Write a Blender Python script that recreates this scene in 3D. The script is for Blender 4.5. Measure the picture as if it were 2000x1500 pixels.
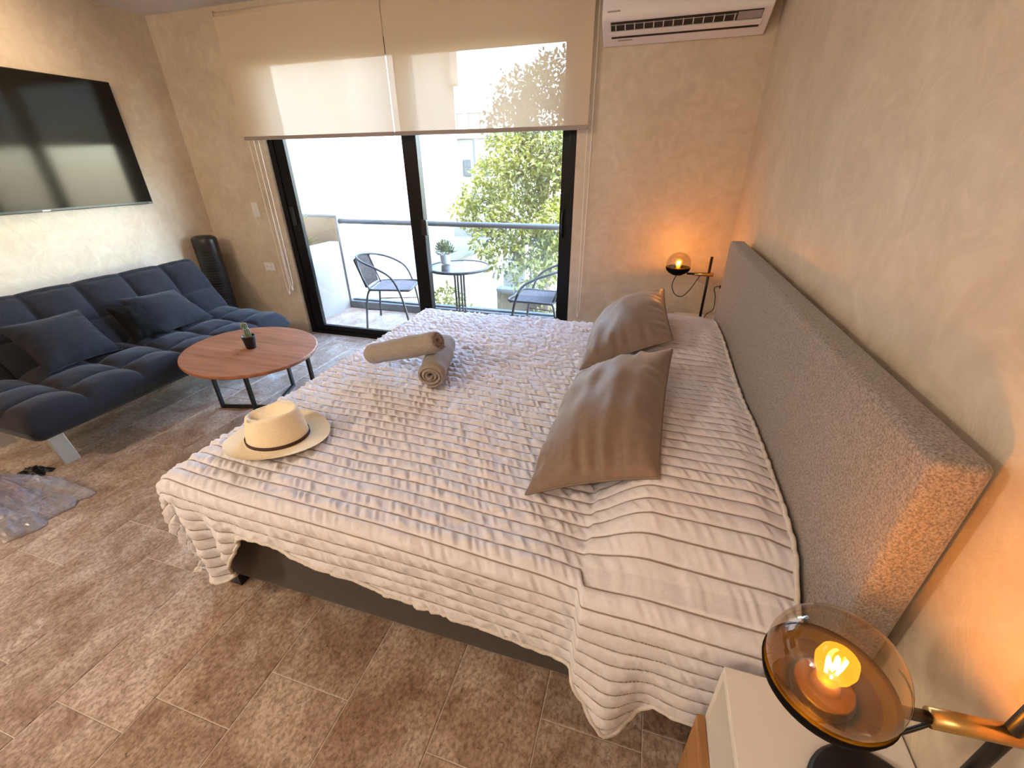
import bpy, math, random
import numpy as np
from mathutils import Vector, Matrix

random.seed(7)
RNG = np.random.default_rng(7)
SC = bpy.context.scene
COL = SC.collection
for o in list(bpy.data.objects):
    bpy.data.objects.remove(o, do_unlink=True)
PI = math.pi

# ------------------------------------------------------------------ camera
cam_data = bpy.data.cameras.new('camera')
cam_data.sensor_fit = 'HORIZONTAL'
cam_data.sensor_width = 36.0
cam_data.lens = 826.68 / 2000 * 36.0
cam_data.clip_start = 0.02
cam_data.clip_end = 300
cam = bpy.data.objects.new('camera', cam_data)
COL.objects.link(cam)
cam.matrix_world = Matrix(((0.95642264, -0.12604688, 0.26337788, 0.0),
                           (0.29182223, 0.44283689, -0.84778256, 0.0),
                           (-0.0097731, 0.88769796, 0.46032251, 1.5),
                           (0, 0, 0, 1)))
SC.camera = cam

# ------------------------------------------------------------------ world, sun, exposure
SC.view_settings.view_transform = 'Standard'
SC.view_settings.look = 'None'
SC.view_settings.gamma = 1.0
SC.view_settings.use_curve_mapping = False
SC.view_settings.exposure = 2.12
SKY_STRENGTH = 1.95
SUN_ENERGY = 6.5
CEILING_FILL_WATT = 24.0
WASHER_WATT = 13.0
LAMP_WATT = 1.5
W = bpy.data.worlds.new('world')
SC.world = W
W.use_nodes = True
wn = W.node_tree
wn.nodes.clear()
sky = wn.nodes.new('ShaderNodeTexSky')
sky.sky_type = 'NISHITA'
sky.sun_disc = False
sky.sun_elevation = math.radians(50)
sky.sun_rotation = math.radians(122)
sky.air_density = 1.0
sky.dust_density = 0.5
sky.ozone_density = 1.0
bg = wn.nodes.new('ShaderNodeBackground')
bg.inputs['Strength'].default_value = SKY_STRENGTH
wo = wn.nodes.new('ShaderNodeOutputWorld')
wn.links.new(sky.outputs[0], bg.inputs[0])
wn.links.new(bg.outputs[0], wo.inputs[0])
sun_data = bpy.data.lights.new('sun', 'SUN')
sun_data.energy = SUN_ENERGY
sun_data.angle = math.radians(0.6)
sun_data.color = (1.0, 0.95, 0.87)
sun = bpy.data.objects.new('sun', sun_data)
COL.objects.link(sun)
sun.rotation_euler = Vector((0.55, -0.34, 0.76)).to_track_quat('Z', 'Y').to_euler()

# ------------------------------------------------------------------ helpers
class MB:
    def __init__(self):
        self.v = []
        self.f = []
    def add(self, vs, fs):
        n = len(self.v)
        self.v.extend([tuple(map(float, p)) for p in vs])
        self.f.extend([tuple(i + n for i in q) for q in fs])
        return self
    def box(self, x0, x1, y0, y1, z0, z1):
        vs = [(x0, y0, z0), (x1, y0, z0), (x1, y1, z0), (x0, y1, z0), (x0, y0, z1), (x1, y0, z1), (x1, y1, z1), (x0, y1, z1)]
        return self.add(vs, [(0, 3, 2, 1), (4, 5, 6, 7), (0, 1, 5, 4), (1, 2, 6, 5), (2, 3, 7, 6), (3, 0, 4, 7)])
    def obox(self, c, size, m):
        vs = []
        for p in [(-1, -1, -1), (1, -1, -1), (1, 1, -1), (-1, 1, -1), (-1, -1, 1), (1, -1, 1), (1, 1, 1), (-1, 1, 1)]:
            q = m @ Vector((p[0] * size[0] / 2, p[1] * size[1] / 2, p[2] * size[2] / 2))
            vs.append((c[0] + q.x, c[1] + q.y, c[2] + q.z))
        return self.add(vs, [(0, 3, 2, 1), (4, 5, 6, 7), (0, 1, 5, 4), (1, 2, 6, 5), (2, 3, 7, 6), (3, 0, 4, 7)])
    def tube(self, pts, r, n=8, closed=False, r2=None):
        pts = [Vector(p) for p in pts]
        N = len(pts)
        rs = r if isinstance(r, (list, tuple)) else [r] * N
        up = None
        rings = []
        for i, p in enumerate(pts):
            if closed:
                t = pts[(i + 1) % N] - pts[i - 1]
            else:
                t = pts[min(i + 1, N - 1)] - pts[max(i - 1, 0)]
            t.normalize()
            if up is None:
                a = Vector((0, 0, 1)) if abs(t.z) < 0.9 else Vector((1, 0, 0))
                up = (a - t * a.dot(t)).normalized()
            else:
                up = (up - t * up.dot(t)).normalized()
            s = t.cross(up)
            rings.append([p + (up * math.cos(2 * PI * k / n) + s * math.sin(2 * PI * k / n)) * rs[i] for k in range(n)])
        vs = [q for ring in rings for q in ring]
        fs = []
        M = N if closed else N - 1
        for i in range(M):
            a, b = i * n, ((i + 1) % N) * n
            for k in range(n):
                fs.append((a + k, a + (k + 1) % n, b + (k + 1) % n, b + k))
        if not closed:
            fs.append(tuple(reversed(range(n))))
            fs.append(tuple((N - 1) * n + k for k in range(n)))
        return self.add(vs, fs)
    def lathe(self, prof, c=(0, 0, 0), n=32, sx=1.0, sy=1.0):
        vs, fs = [], []
        for r, z in prof:
            for k in range(n):
                a = 2 * PI * k / n
                vs.append((c[0] + sx * r * math.cos(a), c[1] + sy * r * math.sin(a), c[2] + z))
        m = len(prof)
        for i in range(m - 1):
            for k in range(n):
                k2 = (k + 1) % n
                fs.append((i * n + k, i * n + k2, (i + 1) * n + k2, (i + 1) * n + k))
        if prof[0][0] > 1e-6:
            fs.append(tuple(reversed(range(n))))
        if prof[-1][0] > 1e-6:
            fs.append(tuple((m - 1) * n + k for k in range(n)))
        return self.add(vs, fs)
    def grid(self, P, cu=False, cv=False):
        n, m = P.shape[:2]
        vs = P.reshape(-1, 3)
        fs = []
        for i in range(n if cu else n - 1):
            for j in range(m if cv else m - 1):
                i2, j2 = (i + 1) % n, (j + 1) % m
                fs.append((i * m + j, i2 * m + j, i2 * m + j2, i * m + j2))
        return self.add(vs, fs)
    def prism(self, poly, axis, a0, a1):
        # poly of 2D points in the plane normal to axis, extruded along the axis
        def mk(p, t):
            if axis == 0: return (t, p[0], p[1])
            if axis == 1: return (p[0], t, p[1])
            return (p[0], p[1], t)
        n = len(poly)
        vs = [mk(p, a0) for p in poly] + [mk(p, a1) for p in poly]
        fs = [tuple(reversed(range(n))), tuple(range(n, 2 * n))]
        fs += [(i, (i + 1) % n, n + (i + 1) % n, n + i) for i in range(n)]
        return self.add(vs, fs)
    def mesh(self, name, org=(0, 0, 0)):
        me = bpy.data.meshes.new(name)
        me.from_pydata([(x - org[0], y - org[1], z - org[2]) for x, y, z in self.v], [], self.f)
        me.validate()
        me.update()
        return me
    def build(self, name, mat, parent=None, smooth=False, org=None, bevel=0.0, local=False, seg=2):
        wo_ = (0, 0, 0)
        if parent is not None and not local:
            wo_ = world_org(parent)
        o_ = org if org is not None else ((0, 0, 0) if parent is None else None)
        if parent is None:
            me = self.mesh(name, o_)
        else:
            me = self.mesh(name, wo_)
        return link(name, me, mat, parent, smooth, o_ if parent is None else None, bevel, seg)

def world_org(o):
    p = Vector(o.location)
    while o.parent:
        o = o.parent
        p += Vector(o.location)
    return p

def fix_normals(me):
    import bmesh
    bm = bmesh.new()
    bm.from_mesh(me)
    bmesh.ops.recalc_face_normals(bm, faces=bm.faces)
    bm.to_mesh(me)
    bm.free()

def link(name, me, mat, parent=None, smooth=False, loc=None, bevel=0.0, seg=2, fix=True):
    if fix and len(me.polygons) < 60000:
        fix_normals(me)
    o = bpy.data.objects.new(name, me)
    COL.objects.link(o)
    me.materials.append(mat)
    if smooth:
        me.polygons.foreach_set('use_smooth', [True] * len(me.polygons))
    if loc is not None:
        o.location = loc
    if parent is not None:
        o.parent = parent
    if bevel > 0:
        b = o.modifiers.new('bevel', 'BEVEL')
        b.width = bevel
        b.segments = seg
        b.limit_method = 'ANGLE'
        me.polygons.foreach_set('use_smooth', [True] * len(me.polygons))
        w = o.modifiers.new('wn', 'WEIGHTED_NORMAL')
        w.keep_sharp = True
    return o

def tag(o, label, cat, group=None):
    o['label'] = label
    o['category'] = cat
    if group:
        o['group'] = group
    return o

def thing(name, label, cat, loc=(0, 0, 0), group=None):
    o = bpy.data.objects.new(name, None)
    COL.objects.link(o)
    o.empty_display_size = 0.05
    o.location = loc
    return tag(o, label, cat, group)

def structure(o, label=None):
    o['kind'] = 'structure'
    if label:
        o['label'] = label
    return o

def stuff(o):
    o['kind'] = 'stuff'
    return o

def copy_tree(o, parent=None):
    c = o.copy()
    COL.objects.link(c)
    if parent is not None:
        c.parent = parent
    for ch in list(o.children):
        copy_tree(ch, c)
    return c

def sstep(a, b, x):
    t = np.clip((np.asarray(x, float) - a) / (b - a), 0, 1)
    return t * t * (3 - 2 * t)

_T = RNG.random((256, 256))
def vnoise(x, y):
    x = np.asarray(x, float); y = np.asarray(y, float)
    xi = np.floor(x).astype(int); yi = np.floor(y).astype(int)
    fx = x - xi; fy = y - yi
    fx = fx * fx * (3 - 2 * fx); fy = fy * fy * (3 - 2 * fy)
    g = lambda i, j: _T[i % 256, j % 256]
    return ((g(xi, yi) * (1 - fx) + g(xi + 1, yi) * fx) * (1 - fy) + (g(xi, yi + 1) * (1 - fx) + g(xi + 1, yi + 1) * fx) * fy) * 2 - 1

def spline(pts, k=8, closed=False):
    pts = [Vector(p) for p in pts]
    n = len(pts)
    out = []
    rng = range(n) if closed else range(n - 1)
    for i in rng:
        if closed:
            p0, p1, p2, p3 = pts[i - 1], pts[i], pts[(i + 1) % n], pts[(i + 2) % n]
        else:
            p0, p1, p2, p3 = pts[max(i - 1, 0)], pts[i], pts[i + 1], pts[min(i + 2, n - 1)]
        for s in range(k):
            t = s / k
            out.append(0.5 * ((2 * p1) + (p2 - p0) * t + (2 * p0 - 5 * p1 + 4 * p2 - p3) * t * t + (3 * p1 - p0 - 3 * p2 + p3) * t ** 3))
    if not closed:
        out.append(pts[-1])
    return out

# ------------------------------------------------------------------ materials
def nodes(name):
    m = bpy.data.materials.new(name)
    m.use_nodes = True
    nt = m.node_tree
    p = nt.nodes['Principled BSDF']
    return m, nt, p

def N(nt, t, **k):
    n = nt.nodes.new(t)
    for a, b in k.items():
        if a in n.inputs:
            n.inputs[a].default_value = b
        else:
            setattr(n, a, b)
    return n

def pmat(name, col, rough=0.5, metal=0.0, **k):
    m, nt, p = nodes(name)
    p.inputs['Base Color'].default_value = (*col, 1)
    p.inputs['Roughness'].default_value = rough
    p.inputs['Metallic'].default_value = metal
    for a, b in k.items():
        p.inputs[a.replace('_', ' ')].default_value = b
    return m

def ramp(nt, fac, stops):
    r = nt.nodes.new('ShaderNodeValToRGB')
    els = r.color_ramp.elements
    while len(els) < len(stops):
        els.new(0.5)
    for e, (pos, c) in zip(els, stops):
        e.position = pos
        e.color = (*c, 1)
    nt.links.new(fac, r.inputs[0])
    return r

def noise_mat(name, c0, c1, scale, rough=0.6, detail=6, bump=0.0, bscale=None, stretch=(1, 1, 1), lo=0.35, hi=0.65, bdist=0.01, coord='Object', spec=None):
    m, nt, p = nodes(name)
    tc = N(nt, 'ShaderNodeTexCoord')
    mp = N(nt, 'ShaderNodeMapping')
    mp.inputs['Scale'].default_value = stretch
    nt.links.new(tc.outputs[coord], mp.inputs[0])
    nz = N(nt, 'ShaderNodeTexNoise', Scale=scale, Detail=detail, Roughness=0.6)
    nt.links.new(mp.outputs[0], nz.inputs['Vector'])
    r = ramp(nt, nz.outputs['Fac'], [(lo, c0), (hi, c1)])
    nt.links.new(r.outputs[0], p.inputs['Base Color'])
    p.inputs['Roughness'].default_value = rough
    if spec is not None:
        p.inputs['Specular IOR Level'].default_value = spec
    if bump > 0:
        nb = N(nt, 'ShaderNodeTexNoise', Scale=bscale or scale, Detail=5)
        nt.links.new(mp.outputs[0], nb.inputs['Vector'])
        b = N(nt, 'ShaderNodeBump', Strength=bump, Distance=bdist)
        nt.links.new(nb.outputs['Fac'], b.inputs['Height'])
        nt.links.new(b.outputs[0], p.inputs['Normal'])
    return m

def mat_plaster():
    m, nt, p = nodes('polished_plaster')
    g = N(nt, 'ShaderNodeNewGeometry')
    n1 = N(nt, 'ShaderNodeTexNoise', Scale=1.6, Detail=5, Roughness=0.62, Distortion=0.9)
    nt.links.new(g.outputs['Position'], n1.inputs['Vector'])
    n2 = N(nt, 'ShaderNodeTexNoise', Scale=9.0, Detail=7, Roughness=0.65, Distortion=1.5)
    nt.links.new(g.outputs['Position'], n2.inputs['Vector'])
    mix = N(nt, 'ShaderNodeMath', operation='ADD')
    nt.links.new(n1.outputs['Fac'], mix.inputs[0])
    nt.links.new(n2.outputs['Fac'], mix.inputs[1])
    mul = N(nt, 'ShaderNodeMath', operation='MULTIPLY')
    mul.inputs[1].default_value = 0.5
    nt.links.new(mix.outputs[0], mul.inputs[0])
    r = ramp(nt, mul.outputs[0], [(0.36, (0.49, 0.40, 0.285)), (0.5, (0.57, 0.475, 0.35)), (0.64, (0.65, 0.56, 0.43))])
    nt.links.new(r.outputs[0], p.inputs['Base Color'])
    rr = N(nt, 'ShaderNodeMapRange')
    rr.inputs[3].default_value = 0.33
    rr.inputs[4].default_value = 0.56
    nt.links.new(n2.outputs['Fac'], rr.inputs[0])
    nt.links.new(rr.outputs[0], p.inputs['Roughness'])
    b = N(nt, 'ShaderNodeBump', Strength=0.22, Distance=0.012)
    nt.links.new(n2.outputs['Fac'], b.inputs['Height'])
    nt.links.new(b.outputs[0], p.inputs['Normal'])
    return m

def mat_travertine():
    m, nt, p = nodes('travertine')
    g = N(nt, 'ShaderNodeNewGeometry')
    oi = N(nt, 'ShaderNodeObjectInfo')
    mp = N(nt, 'ShaderNodeMapping')
    mp.inputs['Scale'].default_value = (1.0, 0.75, 1.0)
    off = N(nt, 'ShaderNodeCombineXYZ')
    mo = N(nt, 'ShaderNodeMath', operation='MULTIPLY')
    mo.inputs[1].default_value = 37.0
    nt.links.new(oi.outputs['Random'], mo.inputs[0])
    nt.links.new(mo.outputs[0], off.inputs[0])
    nt.links.new(mo.outputs[0], off.inputs[2])
    nt.links.new(g.outputs['Position'], mp.inputs[0])
    nt.links.new(off.outputs[0], mp.inputs['Location'])
    big = N(nt, 'ShaderNodeTexNoise', Scale=6.5, Detail=8, Roughness=0.68, Distortion=0.5)
    nt.links.new(mp.outputs[0], big.inputs['Vector'])
    sm = N(nt, 'ShaderNodeTexNoise', Scale=88.0, Detail=5, Roughness=0.7)
    nt.links.new(mp.outputs[0], sm.inputs['Vector'])
    pit = N(nt, 'ShaderNodeTexNoise', Scale=75.0, Detail=3, Roughness=0.6, Distortion=0.6)
    nt.links.new(mp.outputs[0], pit.inputs['Vector'])
    c1 = ramp(nt, big.outputs['Fac'], [(0.32, (0.215, 0.128, 0.082)), (0.48, (0.345, 0.252, 0.190)), (0.64, (0.48, 0.395, 0.325))])
    c2 = ramp(nt, sm.outputs['Fac'], [(0.38, (0.50, 0.43, 0.38)), (0.60, (1.16, 1.15, 1.13))])
    mu = N(nt, 'ShaderNodeMix', data_type='RGBA', blend_type='MULTIPLY')
    mu.inputs[0].default_value = 0.85
    nt.links.new(c1.outputs[0], mu.inputs[6])
    nt.links.new(c2.outputs[0], mu.inputs[7])
    hv = N(nt, 'ShaderNodeHueSaturation')
    vr = N(nt, 'ShaderNodeMapRange')
    vr.inputs[3].default_value = 0.90
    vr.inputs[4].default_value = 1.09
    nt.links.new(oi.outputs['Random'], vr.inputs[0])
    nt.links.new(vr.outputs[0], hv.inputs['Value'])
    nt.links.new(mu.outputs[2], hv.inputs['Color'])
    pr = ramp(nt, pit.outputs['Fac'], [(0.30, (0.35, 0.28, 0.24)), (0.36, (1, 1, 1))])
    m2 = N(nt, 'ShaderNodeMix', data_type='RGBA', blend_type='MULTIPLY')
    m2.inputs[0].default_value = 0.8
    nt.links.new(hv.outputs[0], m2.inputs[6])
    nt.links.new(pr.outputs[0], m2.inputs[7])
    nt.links.new(m2.outputs[2], p.inputs['Base Color'])
    p.inputs['Roughness'].default_value = 0.36
    b = N(nt, 'ShaderNodeBump', Strength=0.25, Distance=0.003)
    nt.links.new(pit.outputs['Fac'], b.inputs['Height'])
    nt.links.new(b.outputs[0], p.inputs['Normal'])
    return m

def mat_glass(name, tint=(0.93, 0.95, 0.95), refl=0.06, fres=1.45, rough=0.0):
    m, nt, p = nodes(name)
    nt.nodes.remove(p)
    out = nt.nodes['Material Output']
    t = N(nt, 'ShaderNodeBsdfTransparent')
    t.inputs[0].default_value = (*tint, 1)
    gl = N(nt, 'ShaderNodeBsdfGlossy', Roughness=rough)
    lw = N(nt, 'ShaderNodeLayerWeight', Blend=0.5)
    pw = N(nt, 'ShaderNodeMath', operation='POWER')
    pw.inputs[1].default_value = 4.0
    nt.links.new(lw.outputs['Facing'], pw.inputs[0])
    f0 = ((fres - 1) / (fres + 1)) ** 2 * 1.6
    f = N(nt, 'ShaderNodeMapRange')
    f.inputs[3].default_value = f0
    f.inputs[4].default_value = 0.9
    nt.links.new(pw.outputs[0], f.inputs[0])
    mx = N(nt, 'ShaderNodeMixShader')
    nt.links.new(f.outputs[0], mx.inputs[0])
    nt.links.new(t.outputs[0], mx.inputs[1])
    nt.links.new(gl.outputs[0], mx.inputs[2])
    nt.links.new(mx.outputs[0], out.inputs[0])
    return m

def mat_blind():
    m, nt, p = nodes('screen_fabric')
    nt.nodes.remove(p)
    out = nt.nodes['Material Output']
    t = N(nt, 'ShaderNodeBsdfTransparent')
    t.inputs[0].default_value = (0.95, 0.93, 0.9, 1)
    d = N(nt, 'ShaderNodeBsdfDiffuse')
    d.inputs[0].default_value = (0.66, 0.54, 0.39, 1)
    tr = N(nt, 'ShaderNodeBsdfTranslucent')
    tr.inputs[0].default_value = (0.70, 0.54, 0.36, 1)
    a = N(nt, 'ShaderNodeMixShader')
    a.inputs[0].default_value = 0.13
    nt.links.new(d.outputs[0], a.inputs[1])
    nt.links.new(tr.outputs[0], a.inputs[2])
    b = N(nt, 'ShaderNodeMixShader')
    b.inputs[0].default_value = 0.925
    nt.links.new(t.outputs[0], b.inputs[1])
    nt.links.new(a.outputs[0], b.inputs[2])
    nt.links.new(b.outputs[0], out.inputs[0])
    return m

def mat_mesh_screen():
    m, nt, p = nodes('insect_mesh')
    nt.nodes.remove(p)
    out = nt.nodes['Material Output']
    t = N(nt, 'ShaderNodeBsdfTransparent')
    d = N(nt, 'ShaderNodeBsdfDiffuse')
    d.inputs[0].default_value = (0.12, 0.12, 0.12, 1)
    b = N(nt, 'ShaderNodeMixShader')
    b.inputs[0].default_value = 0.24
    nt.links.new(t.outputs[0], b.inputs[1])
    nt.links.new(d.outputs[0], b.inputs[2])
    nt.links.new(b.outputs[0], out.inputs[0])
    return m

def mat_emit(name, col, s):
    m, nt, p = nodes(name)
    nt.nodes.remove(p)
    e = N(nt, 'ShaderNodeEmission', Strength=s)
    e.inputs[0].default_value = (*col, 1)
    nt.links.new(e.outputs[0], nt.nodes['Material Output'].inputs[0])
    return m

def mat_leaf(name, c0, c1, scale=3.0, trans=0.35):
    m, nt, p = nodes(name)
    out = nt.nodes['Material Output']
    g = N(nt, 'ShaderNodeNewGeometry')
    nz = N(nt, 'ShaderNodeTexNoise', Scale=scale, Detail=3)
    nt.links.new(g.outputs['Position'], nz.inputs['Vector'])
    r = ramp(nt, nz.outputs['Fac'], [(0.35, c0), (0.65, c1)])
    nt.links.new(r.outputs[0], p.inputs['Base Color'])
    p.inputs['Roughness'].default_value = 0.45
    tr = N(nt, 'ShaderNodeBsdfTranslucent')
    nt.links.new(r.outputs[0], tr.inputs[0])
    mx = N(nt, 'ShaderNodeMixShader')
    mx.inputs[0].default_value = trans
    nt.links.new(p.outputs[0], mx.inputs[1])
    nt.links.new(tr.outputs[0], mx.inputs[2])
    nt.links.new(mx.outputs[0], out.inputs[0])
    return m

def mat_wood(name, dark, mid, light, axis=0, scale=1.0, rough=0.42):
    m, nt, p = nodes(name)
    tc = N(nt, 'ShaderNodeTexCoord')
    mp = N(nt, 'ShaderNodeMapping')
    s = [22.0 * scale] * 3
    s[axis] = 1.4 * scale
    mp.inputs['Scale'].default_value = s
    nt.links.new(tc.outputs['Object'], mp.inputs[0])
    nz = N(nt, 'ShaderNodeTexNoise', Scale=1.6, Detail=8, Roughness=0.65, Distortion=0.8)
    nt.links.new(mp.outputs[0], nz.inputs['Vector'])
    r = ramp(nt, nz.outputs['Fac'], [(0.3, dark), (0.5, mid), (0.7, light)])
    nt.links.new(r.outputs[0], p.inputs['Base Color'])
    p.inputs['Roughness'].default_value = rough
    b = N(nt, 'ShaderNodeBump', Strength=0.08, Distance=0.002)
    nt.links.new(nz.outputs['Fac'], b.inputs['Height'])
    nt.links.new(b.outputs[0], p.inputs['Normal'])
    return m

def mat_fabric(name, c0, c1, scale=220.0, bump=0.35, rough=0.9, sheen=0.2, big=None):
    m, nt, p = nodes(name)
    tc = N(nt, 'ShaderNodeTexCoord')
    nz = N(nt, 'ShaderNodeTexNoise', Scale=scale, Detail=3, Roughness=0.7)
    nt.links.new(tc.outputs['Object'], nz.inputs['Vector'])
    r = ramp(nt, nz.outputs['Fac'], [(0.34, c0), (0.66, c1)])
    nt.links.new(r.outputs[0], p.inputs['Base Color'])
    p.inputs['Roughness'].default_value = rough
    p.inputs['Specular IOR Level'].default_value = 0.2
    p.inputs['Sheen Weight'].default_value = sheen
    b = N(nt, 'ShaderNodeBump', Strength=bump, Distance=0.002)
    nt.links.new(nz.outputs['Fac'], b.inputs['Height'])
    nt.links.new(b.outputs[0], p.inputs['Normal'])
    return m

M_PLASTER = mat_plaster()
M_CEIL = noise_mat('ceiling_paint', (0.70, 0.66, 0.62), (0.74, 0.70, 0.66), 3, 0.8)
M_TRAV = mat_travertine()
M_GROUT = noise_mat('grout', (0.50, 0.44, 0.37), (0.62, 0.55, 0.47), 40, 0.85)
M_BLACKAL = pmat('black_aluminium', (0.0035, 0.003, 0.003), 0.42, Specular_IOR_Level=0.2)
M_GLASS = mat_glass('window_glass', (0.94, 0.955, 0.95))
M_TGLASS = mat_glass('table_glass', (0.72, 0.83, 0.84), fres=1.6)
M_BALGLASS = mat_glass('balustrade_glass', (0.93, 0.96, 0.95))
M_AMBER = mat_glass('amber_glass', (0.90, 0.83, 0.73), fres=1.65)
def mat_bulb():
    m = mat_glass('bulb_glass', (1.0, 0.72, 0.22), fres=1.4)
    nt = m.node_tree
    out = nt.nodes['Material Output']
    src = out.inputs[0].links[0].from_socket
    e = N(nt, 'ShaderNodeEmission', Strength=0.22)
    e.inputs[0].default_value = (1.0, 0.40, 0.02, 1)
    ad = N(nt, 'ShaderNodeAddShader')
    nt.links.new(src, ad.inputs[0])
    nt.links.new(e.outputs[0], ad.inputs[1])
    nt.links.new(ad.outputs[0], out.inputs[0])
    return m
M_BULBGLASS = mat_bulb()
M_BLIND = mat_blind()
M_INSECT = mat_mesh_screen()
M_ROLL = pmat('rolled_fabric', (0.60, 0.48, 0.36), 0.9)
M_BAR = pmat('blind_bar', (0.30, 0.25, 0.22), 0.5)
M_WHITE = pmat('white_plastic', (0.72, 0.69, 0.67), 0.32)
M_WHITELAC = noise_mat('white_lacquer', (0.70, 0.67, 0.62), (0.74, 0.71, 0.66), 4, 0.38)
M_CHAIN = pmat('bead_chain', (0.80, 0.77, 0.70), 0.4)
M_DARK = pmat('dark_slot', (0.015, 0.013, 0.012), 0.6)
M_GREYMARK = pmat('grey_print', (0.33, 0.30, 0.29), 0.6)
M_TV = pmat('tv_screen', (0.010, 0.009, 0.007), 0.10, Specular_IOR_Level=0.16)
M_TVB = pmat('tv_bezel', (0.01, 0.01, 0.01), 0.35)
M_LOGO = pmat('silver_print', (0.85, 0.85, 0.87), 0.4)
M_HEAD = mat_fabric('grey_weave', (0.125, 0.105, 0.095), (0.36, 0.315, 0.285), 260, 0.5)
M_BASE = mat_fabric('dark_weave', (0.035, 0.027, 0.023), (0.065, 0.052, 0.045), 260, 0.3)
M_BLACK = pmat('black_metal', (0.0045, 0.004, 0.004), 0.38)
M_BLACKMATT = pmat('black_satin', (0.004, 0.0035, 0.0035), 0.6, Specular_IOR_Level=0.06)
M_HOLDER = pmat('dark_bronze', (0.018, 0.011, 0.008), 0.5, Specular_IOR_Level=0.2)
M_BRASS = pmat('brushed_brass', (0.55, 0.36, 0.13), 0.3, 1.0)
M_MATT = mat_fabric('mattress_ticking', (0.60, 0.565, 0.535), (0.69, 0.655, 0.62), 90, 0.12, 0.75, 0.15)
def mat_quilt():
    m = mat_fabric('quilt_cotton', (0.655, 0.645, 0.69), (0.72, 0.71, 0.75), 90, 0.12, 0.75, 0.15)
    nt = m.node_tree
    p = nt.nodes['Principled BSDF']
    src = p.inputs['Base Color'].links[0].from_socket
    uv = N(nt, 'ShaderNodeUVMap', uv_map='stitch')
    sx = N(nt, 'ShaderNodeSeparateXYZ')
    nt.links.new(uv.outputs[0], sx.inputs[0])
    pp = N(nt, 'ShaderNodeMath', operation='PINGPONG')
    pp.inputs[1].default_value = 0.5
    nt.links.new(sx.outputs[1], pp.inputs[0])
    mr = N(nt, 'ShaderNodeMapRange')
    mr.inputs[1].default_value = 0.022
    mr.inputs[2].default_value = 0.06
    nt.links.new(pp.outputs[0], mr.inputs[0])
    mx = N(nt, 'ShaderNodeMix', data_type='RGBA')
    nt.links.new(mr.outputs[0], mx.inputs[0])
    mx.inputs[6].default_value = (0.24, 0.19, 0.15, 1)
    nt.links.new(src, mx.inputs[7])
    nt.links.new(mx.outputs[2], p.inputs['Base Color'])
    return m
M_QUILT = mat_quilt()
M_HEM = mat_fabric('quilt_binding', (0.58, 0.54, 0.50), (0.66, 0.62, 0.58), 90, 0.1)
M_PILLOW = mat_fabric('taupe_sateen', (0.19, 0.138, 0.105), (0.225, 0.165, 0.128), 60, 0.06, 0.5, 0.3)
M_PILSEAM = pmat('taupe_seam', (0.20, 0.15, 0.12), 0.7)
M_NAVY = mat_fabric('navy_cloth', (0.0075, 0.0077, 0.0105), (0.018, 0.018, 0.0235), 200, 0.35, 0.95, 0.1)
M_SMUDGE = mat_fabric('black_plush', (0.002, 0.002, 0.002), (0.004, 0.004, 0.004), 200, 0.3, 1.0, 0.0)
M_STEEL = pmat('brushed_steel', (0.62, 0.60, 0.57), 0.35, 0.9)
M_WALNUT = mat_wood('walnut_veneer', (0.16, 0.055, 0.022), (0.28, 0.105, 0.045), (0.36, 0.15, 0.07), axis=0)
M_OAK = mat_wood('amber_wood', (0.26, 0.12, 0.04), (0.42, 0.21, 0.08), (0.5, 0.27, 0.11), axis=1)
M_TOWEL = mat_fabric('towel_terry', (0.25, 0.215, 0.185), (0.37, 0.325, 0.285), 180, 0.6)
M_STRAW = mat_fabric('straw', (0.80, 0.68, 0.48), (0.88, 0.78, 0.58), 170, 0.35, 0.75, 0.0)
M_BAND = pmat('hat_band', (0.045, 0.014, 0.010), 0.6)
M_CACTUS = noise_mat('cactus_skin', (0.05, 0.085, 0.035), (0.10, 0.15, 0.06), 30, 0.7)
M_SPINE = pmat('cactus_spines', (0.70, 0.66, 0.55), 0.8)
M_SOIL = noise_mat('soil', (0.05, 0.035, 0.025), (0.11, 0.08, 0.055), 60, 0.95, bump=0.5)
M_STUCCO = noise_mat('white_stucco', (0.150, 0.140, 0.122), (0.205, 0.195, 0.175), 1.2, 0.9, detail=8, stretch=(1, 1, 0.35), bump=0.15, bscale=60)
M_STUCCO2 = noise_mat('balcony_white', (0.20, 0.177, 0.163), (0.235, 0.208, 0.193), 3, 0.85)
M_BEIGE = noise_mat('balcony_beige', (0.20, 0.13, 0.07), (0.235, 0.155, 0.085), 5, 0.85)
M_ROOF = noise_mat('white_roof', (0.12, 0.11, 0.09), (0.20, 0.187, 0.16), 1.5, 0.9, detail=8)
M_BLUEGREY = noise_mat('weathered_band', (0.22, 0.27, 0.28), (0.40, 0.46, 0.47), 3, 0.9, stretch=(1, 1, 0.2))
M_GROUND = noise_mat('yard_ground', (0.075, 0.06, 0.038), (0.15, 0.125, 0.085), 1.3, 0.95, detail=8)
M_GREYAL = pmat('grey_aluminium', (0.075, 0.08, 0.088), 0.5, 0.2)
M_CURB = noise_mat('grey_concrete', (0.085, 0.088, 0.088), (0.13, 0.135, 0.135), 6, 0.85)
M_WICKER = noise_mat('grey_wicker', (0.065, 0.052, 0.05), (0.13, 0.108, 0.105), 90, 0.7, bump=0.6, bscale=90)
M_CHAIRMET = pmat('chair_metal', (0.055, 0.05, 0.048), 0.5, 0.3)
M_LEAF = mat_leaf('tree_leaves', (0.036, 0.048, 0.008), (0.175, 0.175, 0.017), 1.1, 0.4)
M_LEAF2 = mat_leaf('shrub_leaves', (0.05, 0.06, 0.015), (0.17, 0.165, 0.03), 2.0, 0.4)
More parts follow.
